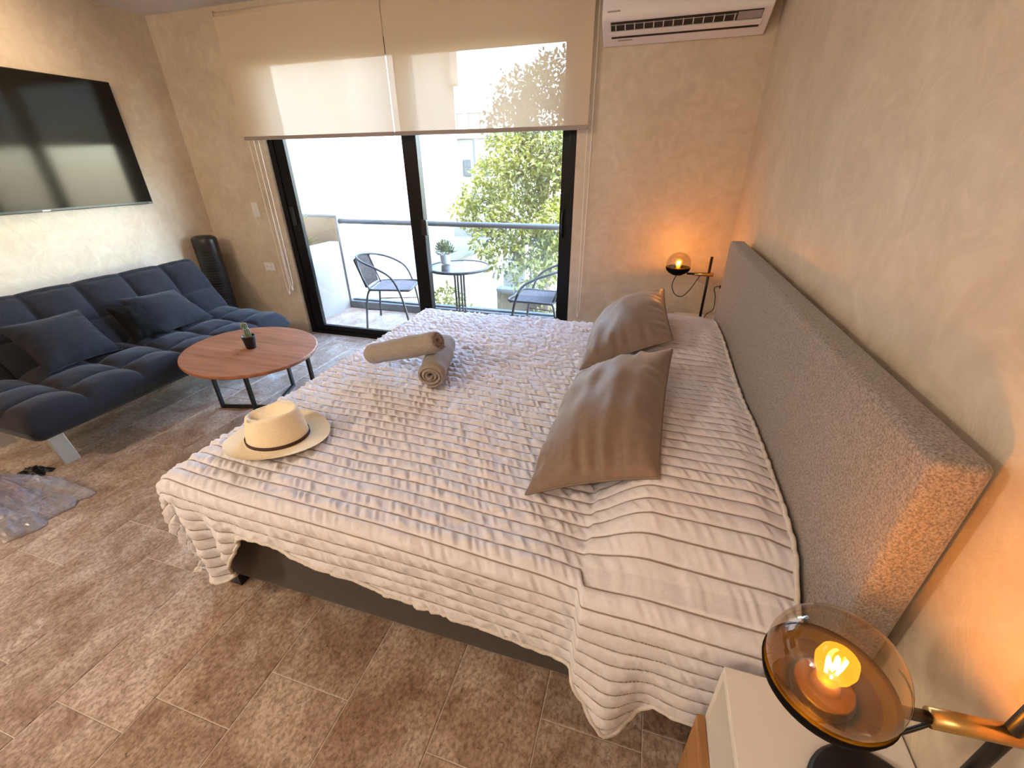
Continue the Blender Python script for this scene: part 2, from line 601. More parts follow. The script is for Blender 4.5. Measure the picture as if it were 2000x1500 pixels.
M_BARK = noise_mat('bark', (0.10, 0.075, 0.055), (0.22, 0.17, 0.13), 12, 0.9, bump=0.5)
M_SUCC = mat_leaf('succulent_leaves', (0.06, 0.09, 0.04), (0.16, 0.17, 0.06), 14, 0.15)
M_POT = noise_mat('grey_pot', (0.42, 0.42, 0.43), (0.52, 0.52, 0.53), 20, 0.6)
M_PLASTIC = None
M_PURPLE = mat_fabric('purple_fabric', (0.16, 0.08, 0.14), (0.30, 0.20, 0.28), 40, 0.2)
M_FARGLASS = pmat('far_window_glass', (0.06, 0.07, 0.07), 0.2)
M_ORANGE = noise_mat('clay_roof', (0.45, 0.16, 0.06), (0.6, 0.24, 0.1), 6, 0.8)
M_BLUE = noise_mat('blue_canvas', (0.10, 0.20, 0.45), (0.2, 0.33, 0.6), 6, 0.8)
M_FILAMENT = mat_emit('filament', (1.0, 0.62, 0.16), 60)
M_LED = mat_emit('opal_diffuser', (1.0, 0.84, 0.66), 6)

def mat_plasticbag():
    m, nt, p = nodes('clear_plastic')
    nt.nodes.remove(p)
    out = nt.nodes['Material Output']
    t = N(nt, 'ShaderNodeBsdfTransparent')
    t.inputs[0].default_value = (0.93, 0.92, 0.94, 1)
    gl = N(nt, 'ShaderNodeBsdfGlossy', Roughness=0.2)
    df = N(nt, 'ShaderNodeBsdfDiffuse')
    df.inputs[0].default_value = (0.75, 0.73, 0.76, 1)
    f = N(nt, 'ShaderNodeLayerWeight', Blend=0.35)
    a = N(nt, 'ShaderNodeMixShader')
    nt.links.new(f.outputs['Fresnel'], a.inputs[0])
    nt.links.new(t.outputs[0], a.inputs[1])
    nt.links.new(gl.outputs[0], a.inputs[2])
    b = N(nt, 'ShaderNodeMixShader')
    b.inputs[0].default_value = 0.17
    nt.links.new(a.outputs[0], b.inputs[1])
    nt.links.new(df.outputs[0], b.inputs[2])
    nt.links.new(b.outputs[0], out.inputs[0])
    return m
M_PLASTIC = mat_plasticbag()

# ------------------------------------------------------------------ room shell
XL, XR, YB, YW, ZC = -4.04, 0.54, -2.4, 3.29, 2.575
YO = 3.45
OX0, OX1, OZ1 = -3.168, -0.545, 2.305      # door opening

floor = structure(MB().box(XL - 0.15, XR + 0.15, YB - 0.15, YO, -0.16, -0.0025).build('floor', M_GROUT),
                  'travertine floor laid in long rectangular tiles')
def tile_mesh(x0, x1, y0, y1):
    c = 0.0022
    mb = MB()
    vs = [(x0, y0, -0.010), (x1, y0, -0.010), (x1, y1, -0.010), (x0, y1, -0.010),
          (x0, y0, -c), (x1, y0, -c), (x1, y1, -c), (x0, y1, -c),
          (x0 + c, y0 + c, 0), (x1 - c, y0 + c, 0), (x1 - c, y1 - c, 0), (x0 + c, y1 - c, 0)]
    fs = [(0, 1, 5, 4), (1, 2, 6, 5), (2, 3, 7, 6), (3, 0, 4, 7), (4, 5, 9, 8), (5, 6, 10, 9), (6, 7, 11, 10), (7, 4, 8, 11), (8, 9, 10, 11)]
    return mb.add(vs, fs)
TW, TL = 0.2975, 0.595
starts = {-1: 0.764, 0: 0.272, 1: 0.371, 2: 0.54}
k0 = int(math.floor((XL + 1.616) / TW))
k1 = int(math.ceil((XR + 1.616) / TW))
for k in range(k0, k1):
    x0 = max(-1.616 + TW * k, XL); x1 = min(-1.616 + TW * (k + 1), XR)
    if x1 - x0 < 0.01: continue
    s = starts.get(k, random.random() * TL)
    y = s - TL * math.ceil((s - YB) / TL)
    while y < YW - 0.01:
        y0 = max(y, YB); y1 = min(y + TL, YW)
        if y1 - y0 > 0.01:
            tile_mesh(x0 + 0.0012, x1 - 0.0012, y0 + 0.0012, y1 - 0.0012).build('tile', M_TRAV, floor)
        y += TL

structure(MB().box(XL - 0.15, XL, YB - 0.15, YO, -0.1, ZC + 0.1).build('wall_left', M_PLASTER), 'beige polished plaster wall behind the sofa')
structure(MB().box(XR, XR + 0.15, YB - 0.15, YO, -0.1, ZC + 0.1).build('wall_right', M_PLASTER), 'beige polished plaster wall behind the headboard')
structure(MB().box(XL, XR, YB - 0.15, YB, -0.1, ZC + 0.1).build('wall_back', M_PLASTER), 'beige plaster wall behind the viewer')
ww = MB()
ww.box(XL, OX0, YW, YO, -0.1, ZC + 0.1)
ww.box(OX1, XR, YW, YO, -0.1, ZC + 0.1)
ww.box(OX0, OX1, YW, YO, OZ1, ZC + 0.1)
structure(ww.build('wall_front', M_PLASTER), 'beige plaster wall around the sliding balcony door')
structure(MB().box(XL - 0.15, XR + 0.15, YB - 0.15, YO, ZC, ZC + 0.15).build('ceiling', M_CEIL), 'off-white flat ceiling')

# ------------------------------------------------------------------ sliding door
door = bpy.data.objects.new('door_1', None)
COL.objects.link(door)
door.location = (-1.85, 3.36, 0)
structure(door, 'black aluminium sliding glass door to the balcony')
def frame_rect(mb, x0, x1, z0, z1, y0, y1, wl, wr, wb, wt):
    mb.box(x0, x0 + wl, y0, y1, z0, z1)
    mb.box(x1 - wr, x1, y0, y1, z0, z1)
    mb.box(x0 + wl, x1 - wr, y0, y1, z0, z0 + wb)
    mb.box(x0 + wl, x1 - wr, y0, y1, z1 - wt, z1)
fr = MB()
frame_rect(fr, -3.160, -0.550, 0.0, 2.300, 3.312, 3.425, 0.05, 0.045, 0.035, 0.045)
fr.build('door_frame', M_BLACKAL, door, bevel=0.002)
s1 = MB()
frame_rect(s1, -3.11, -1.775, 0.035, 2.255, 3.322, 3.362, 0.105, 0.122, 0.052, 0.052)
s1.build('sash', M_BLACKAL, door, bevel=0.003)
s2 = MB()
frame_rect(s2, -1.885, -0.595, 0.035, 2.255, 3.372, 3.412, 0.10, 0.062, 0.052, 0.052)
s2.build('sash', M_BLACKAL, door, bevel=0.003)
MB().box(-3.006, -1.896, 3.340, 3.344, 0.086, 2.204).build('glass_pane', M_GLASS, door)
MB().box(-1.786, -0.656, 3.390, 3.394, 0.086, 2.204).build('glass_pane', M_GLASS, door)
MB().add([(-1.80, 3.422, 0.05), (-0.60, 3.422, 0.05), (-0.60, 3.422, 2.25), (-1.80, 3.422, 2.25)], [(0, 1, 2, 3)]).build('insect_screen', M_INSECT, door)
MB().box(-1.798, -1.745, 3.302, 3.340, 0.985, 1.105).build('door_latch', M_BLACK, door, bevel=0.006)
hd = MB().box(-3.085, -3.045, 3.308, 3.326, 1.03, 1.19)
hd.build('door_handle', M_BLACK, door, bevel=0.005)
MB().tube([(-0.625, 3.36, 1.0), (-0.632, 3.35, 1.03), (-0.634, 3.345, 1.10), (-0.632, 3.35, 1.17), (-0.625, 3.36, 1.2)], 0.006, 6).build('door_handle', M_BLACK, door, True)

# ------------------------------------------------------------------ roller blinds
def blind(x0, x1, label, chains):
    t = thing('roller_blind', label, 'blind', ((x0 + x1) / 2, 3.2, 2.5), 'roller blinds over the balcony door')
    n, m = 24, 30
    P = np.zeros((n, m, 3))
    for i in range(n):
        for j in range(m):
            u, v = i / (n - 1), j / (m - 1)
            x = x0 + (x1 - x0) * u
            z = 2.485 + (1.722 - 2.485) * v
            P[i, j] = (x, 3.2 + 0.004 * v * math.sin(7 * u + 2) * math.sin(3 * v + x), z)
    MB().grid(P).build('fabric', M_BLIND, t, True)
    MB().box(x0, x1, 3.192, 3.208, 1.696, 1.722).build('bottom_bar', M_BAR, t, bevel=0.003)
    MB().tube([(x0 + 0.01, 3.225, 2.495), (x1 - 0.01, 3.225, 2.495)], 0.024, 14).build('roller_tube', M_ROLL, t, True)
    for xb in (x0 - 0.006, x1 + 0.002):
        MB().box(xb, xb + 0.004, 3.205, 3.29, 2.475, 2.525).build('bracket', M_ROLL, t)
    for (xa, za, xb, zb, y) in chains:
        pts = [(xa, y, 2.49)] + [(xa + (xb - xa) * 0.2 * s, y, 2.49 + (zb + 0.08 - 2.49) * s) for s in (0.5, 0.85, 1.0)]
        loop = [(xa, y, 2.49), (xa + 0.002, y, 1.5), (xa + 0.01, y, zb + 0.12), (xa + 0.3 * (xb - xa), y, zb + 0.02), (0.5 * (xa + xb), y, zb),
                (xa + 0.8 * (xb - xa), y, zb + 0.02), (xb - 0.004, y + 0.004, zb + 0.14), (xb, y + 0.008, 1.5), (xb - 0.002, y + 0.008, 2.49)]
        c = MB().tube(spline(loop, 6), 0.0028, 6).build('pull_chain', M_CHAIN, t, True)
        xm = 0.5 * (xa + xb)
        MB().lathe([(0.001, -0.03), (0.008, -0.028), (0.009, -0.005), (0.005, 0.004), (0.001, 0.005)], (xm, y, zb), 10).build('chain_weight', M_WHITE, c, True)
    return t
blind(-3.272, -1.878, 'left beige roller blind of screen fabric, half lowered', [(-3.262, 0, -3.215, 0.44, 3.222), (-3.222, 0, -3.180, 0.475, 3.235)])
blind(-1.872, -0.462, 'right beige roller blind of screen fabric, half lowered', [(-0.470, 0, -0.440, 0.45, 3.235)])

# ------------------------------------------------------------------ wall plates
def plate(name, x, z, w, h, label, cat, kind):
    t = thing(name, label, cat, (x, 3.29, z))
    MB().box(x - w / 2, x + w / 2, 3.282, 3.29, z - h / 2, z + h / 2).build('cover_plate', M_WHITE, t, bevel=0.003)
    if kind == 's':
        for dz in (-0.026, 0.0, 0.026):
            MB().box(x - 0.018, x + 0.018, 3.277, 3.283, z + dz - 0.011, z + dz + 0.011).build('rocker', M_WHITELAC, t, bevel=0.002)
    else:
        for dx in (-0.025, 0.025):
            s = MB().box(x + dx - 0.016, x + dx + 0.016, 3.279, 3.283, z - 0.022, z + 0.022).build('socket', M_WHITELAC, t, bevel=0.002)
            for d2 in (-0.006, 0.006):
                MB().box(x + dx + d2 - 0.0015, x + dx + d2 + 0.0015, 3.2784, 3.2795, z - 0.004, z + 0.008).build('slot', M_DARK, s)
plate('light_switch', -3.445, 1.156, 0.075, 0.12, 'white wall switch plate left of the blind cords, beside the balcony door', 'switch', 's')
plate('power_outlet', -3.455, 0.648, 0.12, 0.075, 'white wall outlet plate below the switch, behind the blind cords', 'outlet', 'o')

# ------------------------------------------------------------------ air conditioner
ac = thing('air_conditioner', 'white split air conditioner unit mounted high on the window wall', 'air conditioner', (0.03, 3.29, 2.14))
prof = [(3.29, 2.132), (3.270, 2.132), (3.100, 2.216), (3.093, 2.236), (3.092, 2.26), (3.092, 2.40), (3.10, 2.425), (3.13, 2.44), (3.29, 2.44)]
a0, a1 = -0.405, 0.475
body = MB()
body.prism(prof, 0, a0, a1)
body.build('housing', M_WHITE, ac, bevel=0.008, seg=3)
# lower vent on the slanted underside: local frame along the slope from A to B
A = np.array([3.270, 2.132]); B = np.array([3.100, 2.216])
d = (B - A) / np.linalg.norm(B - A)
nrm = np.array([-d[1], d[0]])
if nrm[1] > 0: nrm = -nrm
def slope_box(mb, xa, xb, s0, s1, h0, h1):
    pts = [A + d * s + nrm * h for s, h in ((s0, h0), (s1, h0), (s1, h1), (s0, h1))]
    mb.prism([tuple(p) for p in pts], 0, xa, xb)
L = np.linalg.norm(B - A)
mb = MB(); slope_box(mb, a0 + 0.05, a1 - 0.045, 0.118, 0.176, -0.002, 0.0035)
vent = mb.build('air_outlet', M_DARK, ac)
mb = MB(); slope_box(mb, a1 - 0.165, a1 - 0.048, 0.122, 0.172, 0.002, 0.0055); mb.build('end_cover', M_GREYMARK, vent)
for i in range(13):
    xx = a0 + 0.075 + i * 0.052
    mb = MB(); slope_box(mb, xx, xx + 0.005, 0.119, 0.164, 0.002, 0.006); mb.build('vane', M_WHITE, vent)
mb = MB(); slope_box(mb, a0 + 0.05, a1 - 0.17, 0.160, 0.163, 0.002, 0.0065); mb.build('vane_bar', M_GREYMARK, vent)
mb = MB(); slope_box(mb, a0 + 0.045, a1 - 0.04, 0.082, 0.114, 0.001, 0.010); mb.build('louver', M_WHITE, ac, bevel=0.002)
mb = MB(); slope_box(mb, a0 + 0.05, a1 - 0.045, 0.060, 0.079, -0.002, 0.0035); mb.build('lower_slot', M_DARK, ac)
mb = MB(); slope_box(mb, a0 + 0.085, a0 + 0.17, 0.036, 0.045, 0.0, 0.002); mb.build('model_mark', M_GREYMARK, ac)
MB().box(a0 + 0.03, a0 + 0.10, 3.0905, 3.092, 2.250, 2.257).build('type_mark', M_GREYMARK, ac)
MB().box(a0 + 0.39, a0 + 0.47, 3.0905, 3.092, 2.292, 2.301).build('brand_mark', M_GREYMARK, ac)

# ------------------------------------------------------------------ television
tv = thing('television', 'large flat black television mounted on the left wall', 'television', (-4.02, 2.074, 1.24))
MB().box(-4.035, -4.005, 1.343, 2.805, 1.240, 2.076).build('casing', M_TVB, tv, bevel=0.004)
MB().box(-4.006, -4.003, 1.350, 2.798, 1.258, 2.070).build('screen', M_TV, tv)
MB().box(-4.0035, -4.0018, 2.051, 2.097, 1.244, 1.252).build('brand_mark', M_LOGO, tv)
MB().box(-4.0045, -4.0030, 2.770, 2.798, 1.245, 1.250).build('type_mark', M_GREYMARK, tv)

# ------------------------------------------------------------------ tower fan
fx, fy = -3.90, 3.06
fan = thing('tower_fan', 'slim black tower fan in the corner behind the sofa', 'fan', (fx, fy, 0))
MB().lathe([(0.15, 0.0), (0.15, 0.012), (0.13, 0.025), (0.06, 0.035), (0.05, 0.06)], (fx, fy, 0), 28).build('base', M_BLACK, fan, True)
MB().lathe([(0.001, 0.05), (0.095, 0.05), (0.105, 0.07), (0.112, 0.88), (0.112, 0.915), (0.105, 0.935), (0.085, 0.945), (0.001, 0.945)], (fx, fy, 0), 28, 1.0, 0.85).build('column', M_BLACK, fan, True)
for i in range(26):
    z = 0.20 + i * 0.024
    pts = [(fx + 0.1095 * math.cos(a), fy + 0.0935 * math.sin(a), z) for a in np.linspace(-1.5, 0.5, 9)]
    MB().tube(pts, 0.004, 4).build('grille_bar', M_DARK, fan)
MB().lathe([(0.001, 0.0), (0.078, 0.0), (0.072, 0.004), (0.001, 0.004)], (fx, fy, 0.945), 24, 1.0, 0.85).build('control_panel', M_TVB, fan, True)
ang = -0.75
MB().obox((fx + 0.111 * math.cos(ang), fy + 0.096 * math.sin(ang), 0.865), (0.004, 0.035, 0.05), Matrix.Rotation(ang, 3, 'Z')).build('display', M_TVB, fan)

# ------------------------------------------------------------------ sofa
sy0, sy1 = 0.98, 2.765
sofa = thing('sofa', 'dark navy tufted fabric sofa bed along the left wall', 'sofa', (-3.3, 1.87, 0))
def tuft(u, v, nu, nv, rr=0.0):
    a = np.abs(np.sin(PI * u * nu)) ** 0.55
    b = np.abs(np.sin(PI * v * nv)) ** 0.55
    return a, b
def pad(p0, eu, ev, nn, lu, lv, th, nu, nv, dep, NU=170, NV=70, name='pad', edge=0.06):
    # tufted slab: p0 corner, eu/ev directions, nn outward normal of the show face
    us = np.linspace(0, 1, NU); vs = np.linspace(0, 1, NV)
    U, V = np.meshgrid(us, vs, indexing='ij')
    a, b = tuft(U, V, nu, nv)
    puff = dep * (a ** 0.8 * (0.30 + 0.70 * b ** 0.8)) - dep * 0.5
    fu = np.clip(np.minimum(U, 1 - U) * lu / edge, 0, 1); fv = np.clip(np.minimum(V, 1 - V) * lv / edge, 0, 1)
    ed = np.sqrt(1 - (1 - fu) ** 2) * np.sqrt(1 - (1 - fv) ** 2)
    wr = 0.005 * vnoise(U * 40, V * 14) * (1 - 0.5 * b)
    h = ed * (th / 2 + puff + wr)
    hb = -ed * th / 2
    base = p0[None, None] + U[..., None] * lu * eu + V[..., None] * lv * ev
    top = base + h[..., None] * nn
    bot = base + hb[..., None] * nn
    mb = MB()
    mb.grid(top)
    mb.grid(bot[::-1])
    return mb
V3 = lambda *a: np.array(a, float)
# seat
seat = pad(V3(-2.845, sy0, 0.315), V3(0, 1, 0), V3(-0.999, 0, 0.03), V3(0.03, 0, 0.999), sy1 - sy0, 0.66, 0.17, 6, 3, 0.055, edge=0.07)
seat.build('seat', M_NAVY, sofa, True)
bd = V3(-3.685 + 3.40, 0, 0.835 - 0.375); bl = np.linalg.norm(bd); bd /= bl
bn = V3(bd[2], 0, -bd[0])
back = pad(V3(-3.435, sy0, 0.37) - bn * 0.05, V3(0, 1, 0), bd, bn, sy1 - sy0, bl, 0.13, 6, 2.15, 0.062, edge=0.055)
back.build('backrest', M_NAVY, sofa, True)
fb = MB().box(-3.52, -3.45, sy0 + 0.15, sy1 - 0.15, 0.20, 0.26).box(-3.16, -3.09, sy0 + 0.15, sy1 - 0.15, 0.20, 0.25)
fb.build('frame_rail', M_BLACK, sofa)
for (lx, ly, sx) in ((-3.03, 1.14, 1), (-3.03, 2.60, 1), (-3.60, 1.14, -1), (-3.60, 2.60, -1)):
    MB().obox((lx - 0.02 * sx, ly, 0.115), (0.018, 0.075, 0.245), Matrix.Rotation(math.radians(-12) * sx, 3, 'Y')).build('leg', M_STEEL, sofa, bevel=0.002)
def cushion(name, corners, T, mat, label, cat, group=None, n=36, flat=0.5, seed=0, seam=None, seam_mat=None, wr=0.006, pinch=0.10, pw=0.5):
    c = [V3(*p) for p in corners]      # bottom-near, bottom-far, top-far, top-near
    ctr = sum(c) / 4
    t = thing(name, label, cat, tuple(ctr), group)
    us = np.linspace(-1, 1, n); vs = np.linspace(-1, 1, n)
    U, V = np.meshgrid(us, vs, indexing='ij')
    U2 = U * (1 - pinch * (1 - V ** 2) * 0 - pinch * (1 - U ** 2) * 0); V2 = V
    U2 = U * (1 - pinch * (1 - V2 ** 2)); V2 = V * (1 - pinch * (1 - U ** 2))
    a, b = (U2 + 1) / 2, (V2 + 1) / 2
    base = (((1 - a) * (1 - b))[..., None] * c[0] + (a * (1 - b))[..., None] * c[1] + (a * b)[..., None] * c[2] + ((1 - a) * b)[..., None] * c[3])
    e1 = (c[1] - c[0] + c[2] - c[3]); e2 = (c[3] - c[0] + c[2] - c[1])
    nn = np.cross(e1, e2); nn /= np.linalg.norm(nn)
    if nn[2] < 0: nn = -nn
    prof_ = ((1 - U ** 2) * (1 - V ** 2))
    h = T * np.clip(prof_, 0, 1) ** pw
    rad = np.hypot(U, V); ph = np.arctan2(V, U)
    eu = np.clip((np.abs(U) - 0.55) / 0.45, 0, 1); ev = np.clip((np.abs(V) - 0.6) / 0.4, 0, 1)
    m8 = np.clip(prof_ * 7, 0, 1)
    w = 1.5 * wr * vnoise(V * 8 + seed * 7, np.sign(U) * 3 + U + seed) * eu ** 1.2 * m8
    w += 1.0 * wr * vnoise(U * 10 + seed * 5, np.sign(V) * 4 + V * 1.2 + seed) * ev ** 1.2 * m8
    w += 0.8 * wr * vnoise(U * 1.6 + V * 2.4 + seed, V * 3.2 - U * 2 + seed * 3) * m8
    top = base + (h + w)[..., None] * nn
    bot = base - (h * flat - w * 0.3)[..., None] * nn
    mb = MB(); mb.grid(top); mb.grid(bot[::-1])
    mb.build('cover' if name != 'pillow' else 'pillowcase', mat, t, True)
    ring = [base[i, 0] for i in range(n)] + [base[-1, j] for j in range(1, n)] + [base[i, -1] for i in range(n - 2, -1, -1)] + [base[0, j] for j in range(n - 2, 0, -1)]
    MB().tube([tuple(p) for p in ring], 0.004, 5, True).build('piping', seam_mat or mat, t, True)
    return t
cushion('cushion', [(-3.27, 1.335, 0.43), (-3.27, 1.745, 0.43), (-3.50, 1.735, 0.69), (-3.50, 1.33, 0.70)], 0.085, M_NAVY,
        'navy lumbar cushion on the sofa, the one nearer the front left', 'cushion', 'navy cushions on the sofa', seed=1)
cushion('cushion', [(-3.28, 1.98, 0.43), (-3.28, 2.44, 0.43), (-3.49, 2.36, 0.66), (-3.50, 1.96, 0.69)], 0.085, M_NAVY,
        'navy lumbar cushion leaning at the far end of the sofa near the fan', 'cushion', 'navy cushions on the sofa', seed=2)
cushion('cushion', [(-3.22, 1.80, 0.455), (-3.19, 2.02, 0.455), (-3.36, 1.99, 0.675), (-3.38, 1.82, 0.675)], 0.06, M_SMUDGE,  # no known cushion: black shape added in place of a dark smudge
        'small plush black cushion wedged between the two navy cushions', 'cushion', seed=3)

# ------------------------------------------------------------------ coffee table
tc_ = (-2.425, 1.975)
ct = thing('coffee_table', 'low oval walnut coffee table on thin black legs', 'table', (tc_[0], tc_[1], 0))
dirv = Vector((-0.92, 0.39)).normalized(); dper = Vector((-dirv.y, dirv.x))
def ell(a, b, z, n=64):
    return [(tc_[0] + dirv.x * a * math.cos(t) + dper.x * b * math.sin(t), tc_[1] + dirv.y * a * math.cos(t) + dper.y * b * math.sin(t), z) for t in np.linspace(0, 2 * PI, n, endpoint=False)]
mb = MB()
rings = [ell(0.455, 0.381, 0.412), ell(0.467, 0.391, 0.416), ell(0.470, 0.394, 0.424), ell(0.468, 0.392, 0.434), ell(0.464, 0.388, 0.436)]
n = 64
vs = [p for r in rings for p in r]
fs = [(i * n + k, i * n + (k + 1) % n, (i + 1) * n + (k + 1) % n, (i + 1) * n + k) for i in range(4) for k in range(n)]
fs += [tuple(reversed(range(n))), tuple(4 * n + k for k in range(n))]
mb.add(vs, fs)
mb.build('tabletop', M_WALNUT, ct)
def bar(mb, p, q, w=0.02):
    p, q = Vector(p), Vector(q)
    dd = (q - p)
    m = dd.to_track_quat('Z', 'Y').to_matrix()
    mb.obox((p + q) / 2, (w, w, dd.length + w), m)
for pa, pb in (((-2.71, 1.865), (-2.035, 2.035)), ((-2.285, 1.765), (-2.46, 2.26))):
    for p in (pa, pb):
        m = MB(); bar(m, (p[0], p[1], 0.012), (p[0], p[1], 0.402)); m.build('leg', M_BLACK, ct)
    m = MB(); bar(m, (pa[0], pa[1], 0.0101), (pb[0], pb[1], 0.0101)); m.build('floor_bar', M_BLACK, ct)

# cactus
cx, cy, cz = -2.425, 1.985, 0.436
cac = thing('potted_cactus', 'two small white-spined cacti in a black pot on the coffee table', 'plant', (cx, cy, cz))
MB().lathe([(0.027, 0.0), (0.030, 0.004), (0.041, 0.082), (0.042, 0.086), (0.038, 0.086), (0.036, 0.074)], (cx, cy, cz), 24).build('pot', M_BLACK, cac, True)
MB().lathe([(0.036, 0.070), (0.02, 0.073), (0.001, 0.074)], (cx, cy, cz), 16).build('soil', M_SOIL, cac, True)
for (dx, dy, r, h) in ((-0.014, 0.006, 0.016, 0.105), (0.012, -0.008, 0.016, 0.075)):
    mbc = MB()
    nn_, rows = 22, 12
    P = np.zeros((rows, nn_, 3))
    for i in range(rows):
        t = i / (rows - 1)
        rr = r * (1.0 if t < 0.72 else math.sqrt(max(0.0, 1 - ((t - 0.72) / 0.28) ** 2))) * (0.85 + 0.15 * min(1, t * 3))
        for k in range(nn_):
            a = 2 * PI * k / nn_
            q = rr * (1 + (0.10 if k % 2 else -0.10))
            P[i, k] = (cx + dx + q * math.cos(a), cy + dy + q * math.sin(a), cz + 0.07 + h * t)
    mbc.grid(P, False, True)
    st = mbc.build('cactus_stem', M_CACTUS, cac, False)
    sp = MB()
    for i in range(1, rows):
        for k in range(1, nn_, 2):
            p = P[i, k]; c0 = V3(cx + dx, cy + dy, p[2]); out = (p - c0); out = out / (np.linalg.norm(out) + 1e-6)
            for s in (-1, 1, 0):
                e = p + out * 0.004 + V3(-out[1], out[0], 0) * 0.003 * s + V3(0, 0, 0.002 * (s == 0))
                w = V3(0, 0, 0.0018)
                sp.add([p - w, p + w, e], [(0, 1, 2)])
    stuff(sp.build('spines', M_SPINE, st))

# ------------------------------------------------------------------ bed
bed = thing('bed', 'large bed with grey upholstered headboard in the middle of the room', 'bed', (-0.5, 1.66, 0))
MB().box(-1.44, 0.42, 0.76, 2.57, 0.08, 0.335).build('bed_base', M_BASE, bed, bevel=0.02)
MB().box(-1.43, 0.425, 0.75, 2.58, 0.335, 0.585).build('mattress', M_MATT, bed, bevel=0.04)
hb = MB().box(0.436, 0.512, 0.642, 2.672, 0.12, 1.118)
hb.build('headboard', M_HEAD, bed, bevel=0.016, seg=4)
for (lx, ly) in ((-1.42, 0.80), (-1.42, 2.53), (0.36, 0.80), (0.36, 2.53)):
    MB().box(lx - 0.03, lx + 0.03, ly - 0.03, ly + 0.03, 0.0, 0.085).build('leg', M_BLACK, bed, bevel=0.003)

# quilt ------------------------------------------------------------
X0, Y0, Y1 = -1.41, 0.745, 2.585
RF, RS = 0.075, 0.055
def hang(q, r):
    q = np.maximum(q, 0)
    ang = np.clip(q / r, 0, PI / 2)
    rest = np.maximum(q - r * PI / 2, 0)
    return r * np.sin(ang), r * (1 - np.cos(ang)) + rest, rest
zb_x = np.array([-1.47, -1.32, -1.28, -1.22, -1.15, -1.08, -0.79, -0.52, -0.21, -0.06, -0.045, 0.0, 0.045, 0.075, 0.105, 0.135, 0.165, 0.24, 0.30, 0.43])
zb_z = np.array([0.16, 0.15, 0.18, 0.30, 0.43, 0.46, 0.40, 0.352, 0.315, 0.30, 0.30, 0.245, 0.19, 0.18, 0.205, 0.275, 0.30, 0.30, 0.31, 0.32])
PF = 0.41
na = 500
aa = np.concatenate([np.linspace(-PF, 0, 80, endpoint=False), np.linspace(0, 0.425 - X0, na - 80)])
nb1, nb2, nb3 = 96, 430, 30
ZT = 0.598
xa = np.where(aa < 0, X0, X0 + aa)
zb = np.interp(xa, zb_x, zb_z)
qmax = (ZT - zb) - RS + RS * PI / 2
qmax = qmax + np.where(aa < 0, 0.02 * sstep(0, 0.5, -aa), 0)
s1_ = np.linspace(1, 0, nb1, endpoint=False)
Q = np.concatenate([np.outer(np.ones(na), s1_) * qmax[:, None], np.zeros((na, nb2)), np.zeros((na, nb3))], 1)
YY = np.concatenate([np.full((na, nb1), Y0), np.outer(np.ones(na), np.linspace(Y0, Y1, nb2)), np.full((na, nb3), Y1)], 1)
QF = np.concatenate([np.zeros((na, nb1 + nb2)), np.outer(np.ones(na), np.linspace(0.012, 0.32, nb3))], 1)
Pp = np.maximum(-aa, 0)[:, None] * np.ones_like(Q)
XX = xa[:, None] * np.ones_like(Q)
q_any = Q + QF
sgn = np.where(Q > 0, -1.0, 1.0)
r_tot = np.hypot(Pp, q_any)
r_tot = np.where((r_tot > 0.36) & (Pp > 0), 0.36 + 0.17 * (1 - np.exp(-(r_tot - 0.36) / 0.17)), r_tot)
cx_ = np.where(r_tot > 0, Pp / np.maximum(r_tot, 1e-9), 0); cy_ = np.where(r_tot > 0, q_any / np.maximum(r_tot, 1e-9), 0)
rad = RS * cy_ ** 2 + RF * cx_ ** 2 + 1e-4
out, down, rest = hang(r_tot, rad)
phi = np.arctan2(q_any, np.maximum(Pp, 1e-9))
corner = (Pp > 0) & (q_any > 0)
# foot overhang: bulges out then swings back; ripples along the foot end
flare = 0.0 * rest
yy_foot = YY
flare += np.where(Pp > 0, cx_ * (0.045 * np.sin(np.clip(rest * 9.0, 0, PI)) - 0.20 * rest + 0.012 * np.sin(YY * 11) * np.clip(rest * 4, 0, 1)), 0)
flare += np.where(corner, 0.018 * np.sin(phi * 9.0 + 0.5) * np.clip(rest * 4, 0, 1), 0)
# near side: slight waviness
flare += np.where(Q > 0, cy_ * (0.010 * np.sin(XX * 6 + 1.0) + 0.006 * vnoise(XX * 9, Q * 7) + 0.02 * sstep(-1.05, -1.25, XX) * np.sin(XX * 45)) * np.clip(rest * 5, 0, 1), 0)
fold = sstep(-0.058, -0.040, XX)
ripple = (0.040 * np.exp(-((XX - 0.045) / 0.055) ** 2) - 0.018 * np.exp(-((XX - 0.135) / 0.045) ** 2) + 0.006 * np.exp(-((XX - 0.25) / 0.06) ** 2)) * np.clip(rest * 3.2, 0, 1) ** 1.3
flare += np.where(Q > 0, fold * (0.043 + ripple), 0)
out = out + flare
X = XX - out * cx_
Y = YY + sgn * out * cy_
hump = 0.118 * sstep(-0.075, 0.115, XX) - 0.016 * sstep(0.34, 0.43, XX)
fade = sstep(Y0 - 0.05, Y0 + 0.14, YY) * (1 - 0.15 * sstep(Y1 - 0.10, Y1 + 0.02, YY))
top_w = hump * fade * (1 + 0.10 * np.sin(YY * 6.5)) + 0.006 * vnoise(XX * 5, YY * 5) + 0.012 * fold * sstep(Y0 - 0.02, Y0 + 0.1, YY) * (1 - sstep(0.0, 0.12, XX))
sag = np.where(Pp > 0, 0, 1)
Z = ZT + top_w * np.where(Q > 0, np.clip(1 - q_any * 8, 0, 1), 1) - down
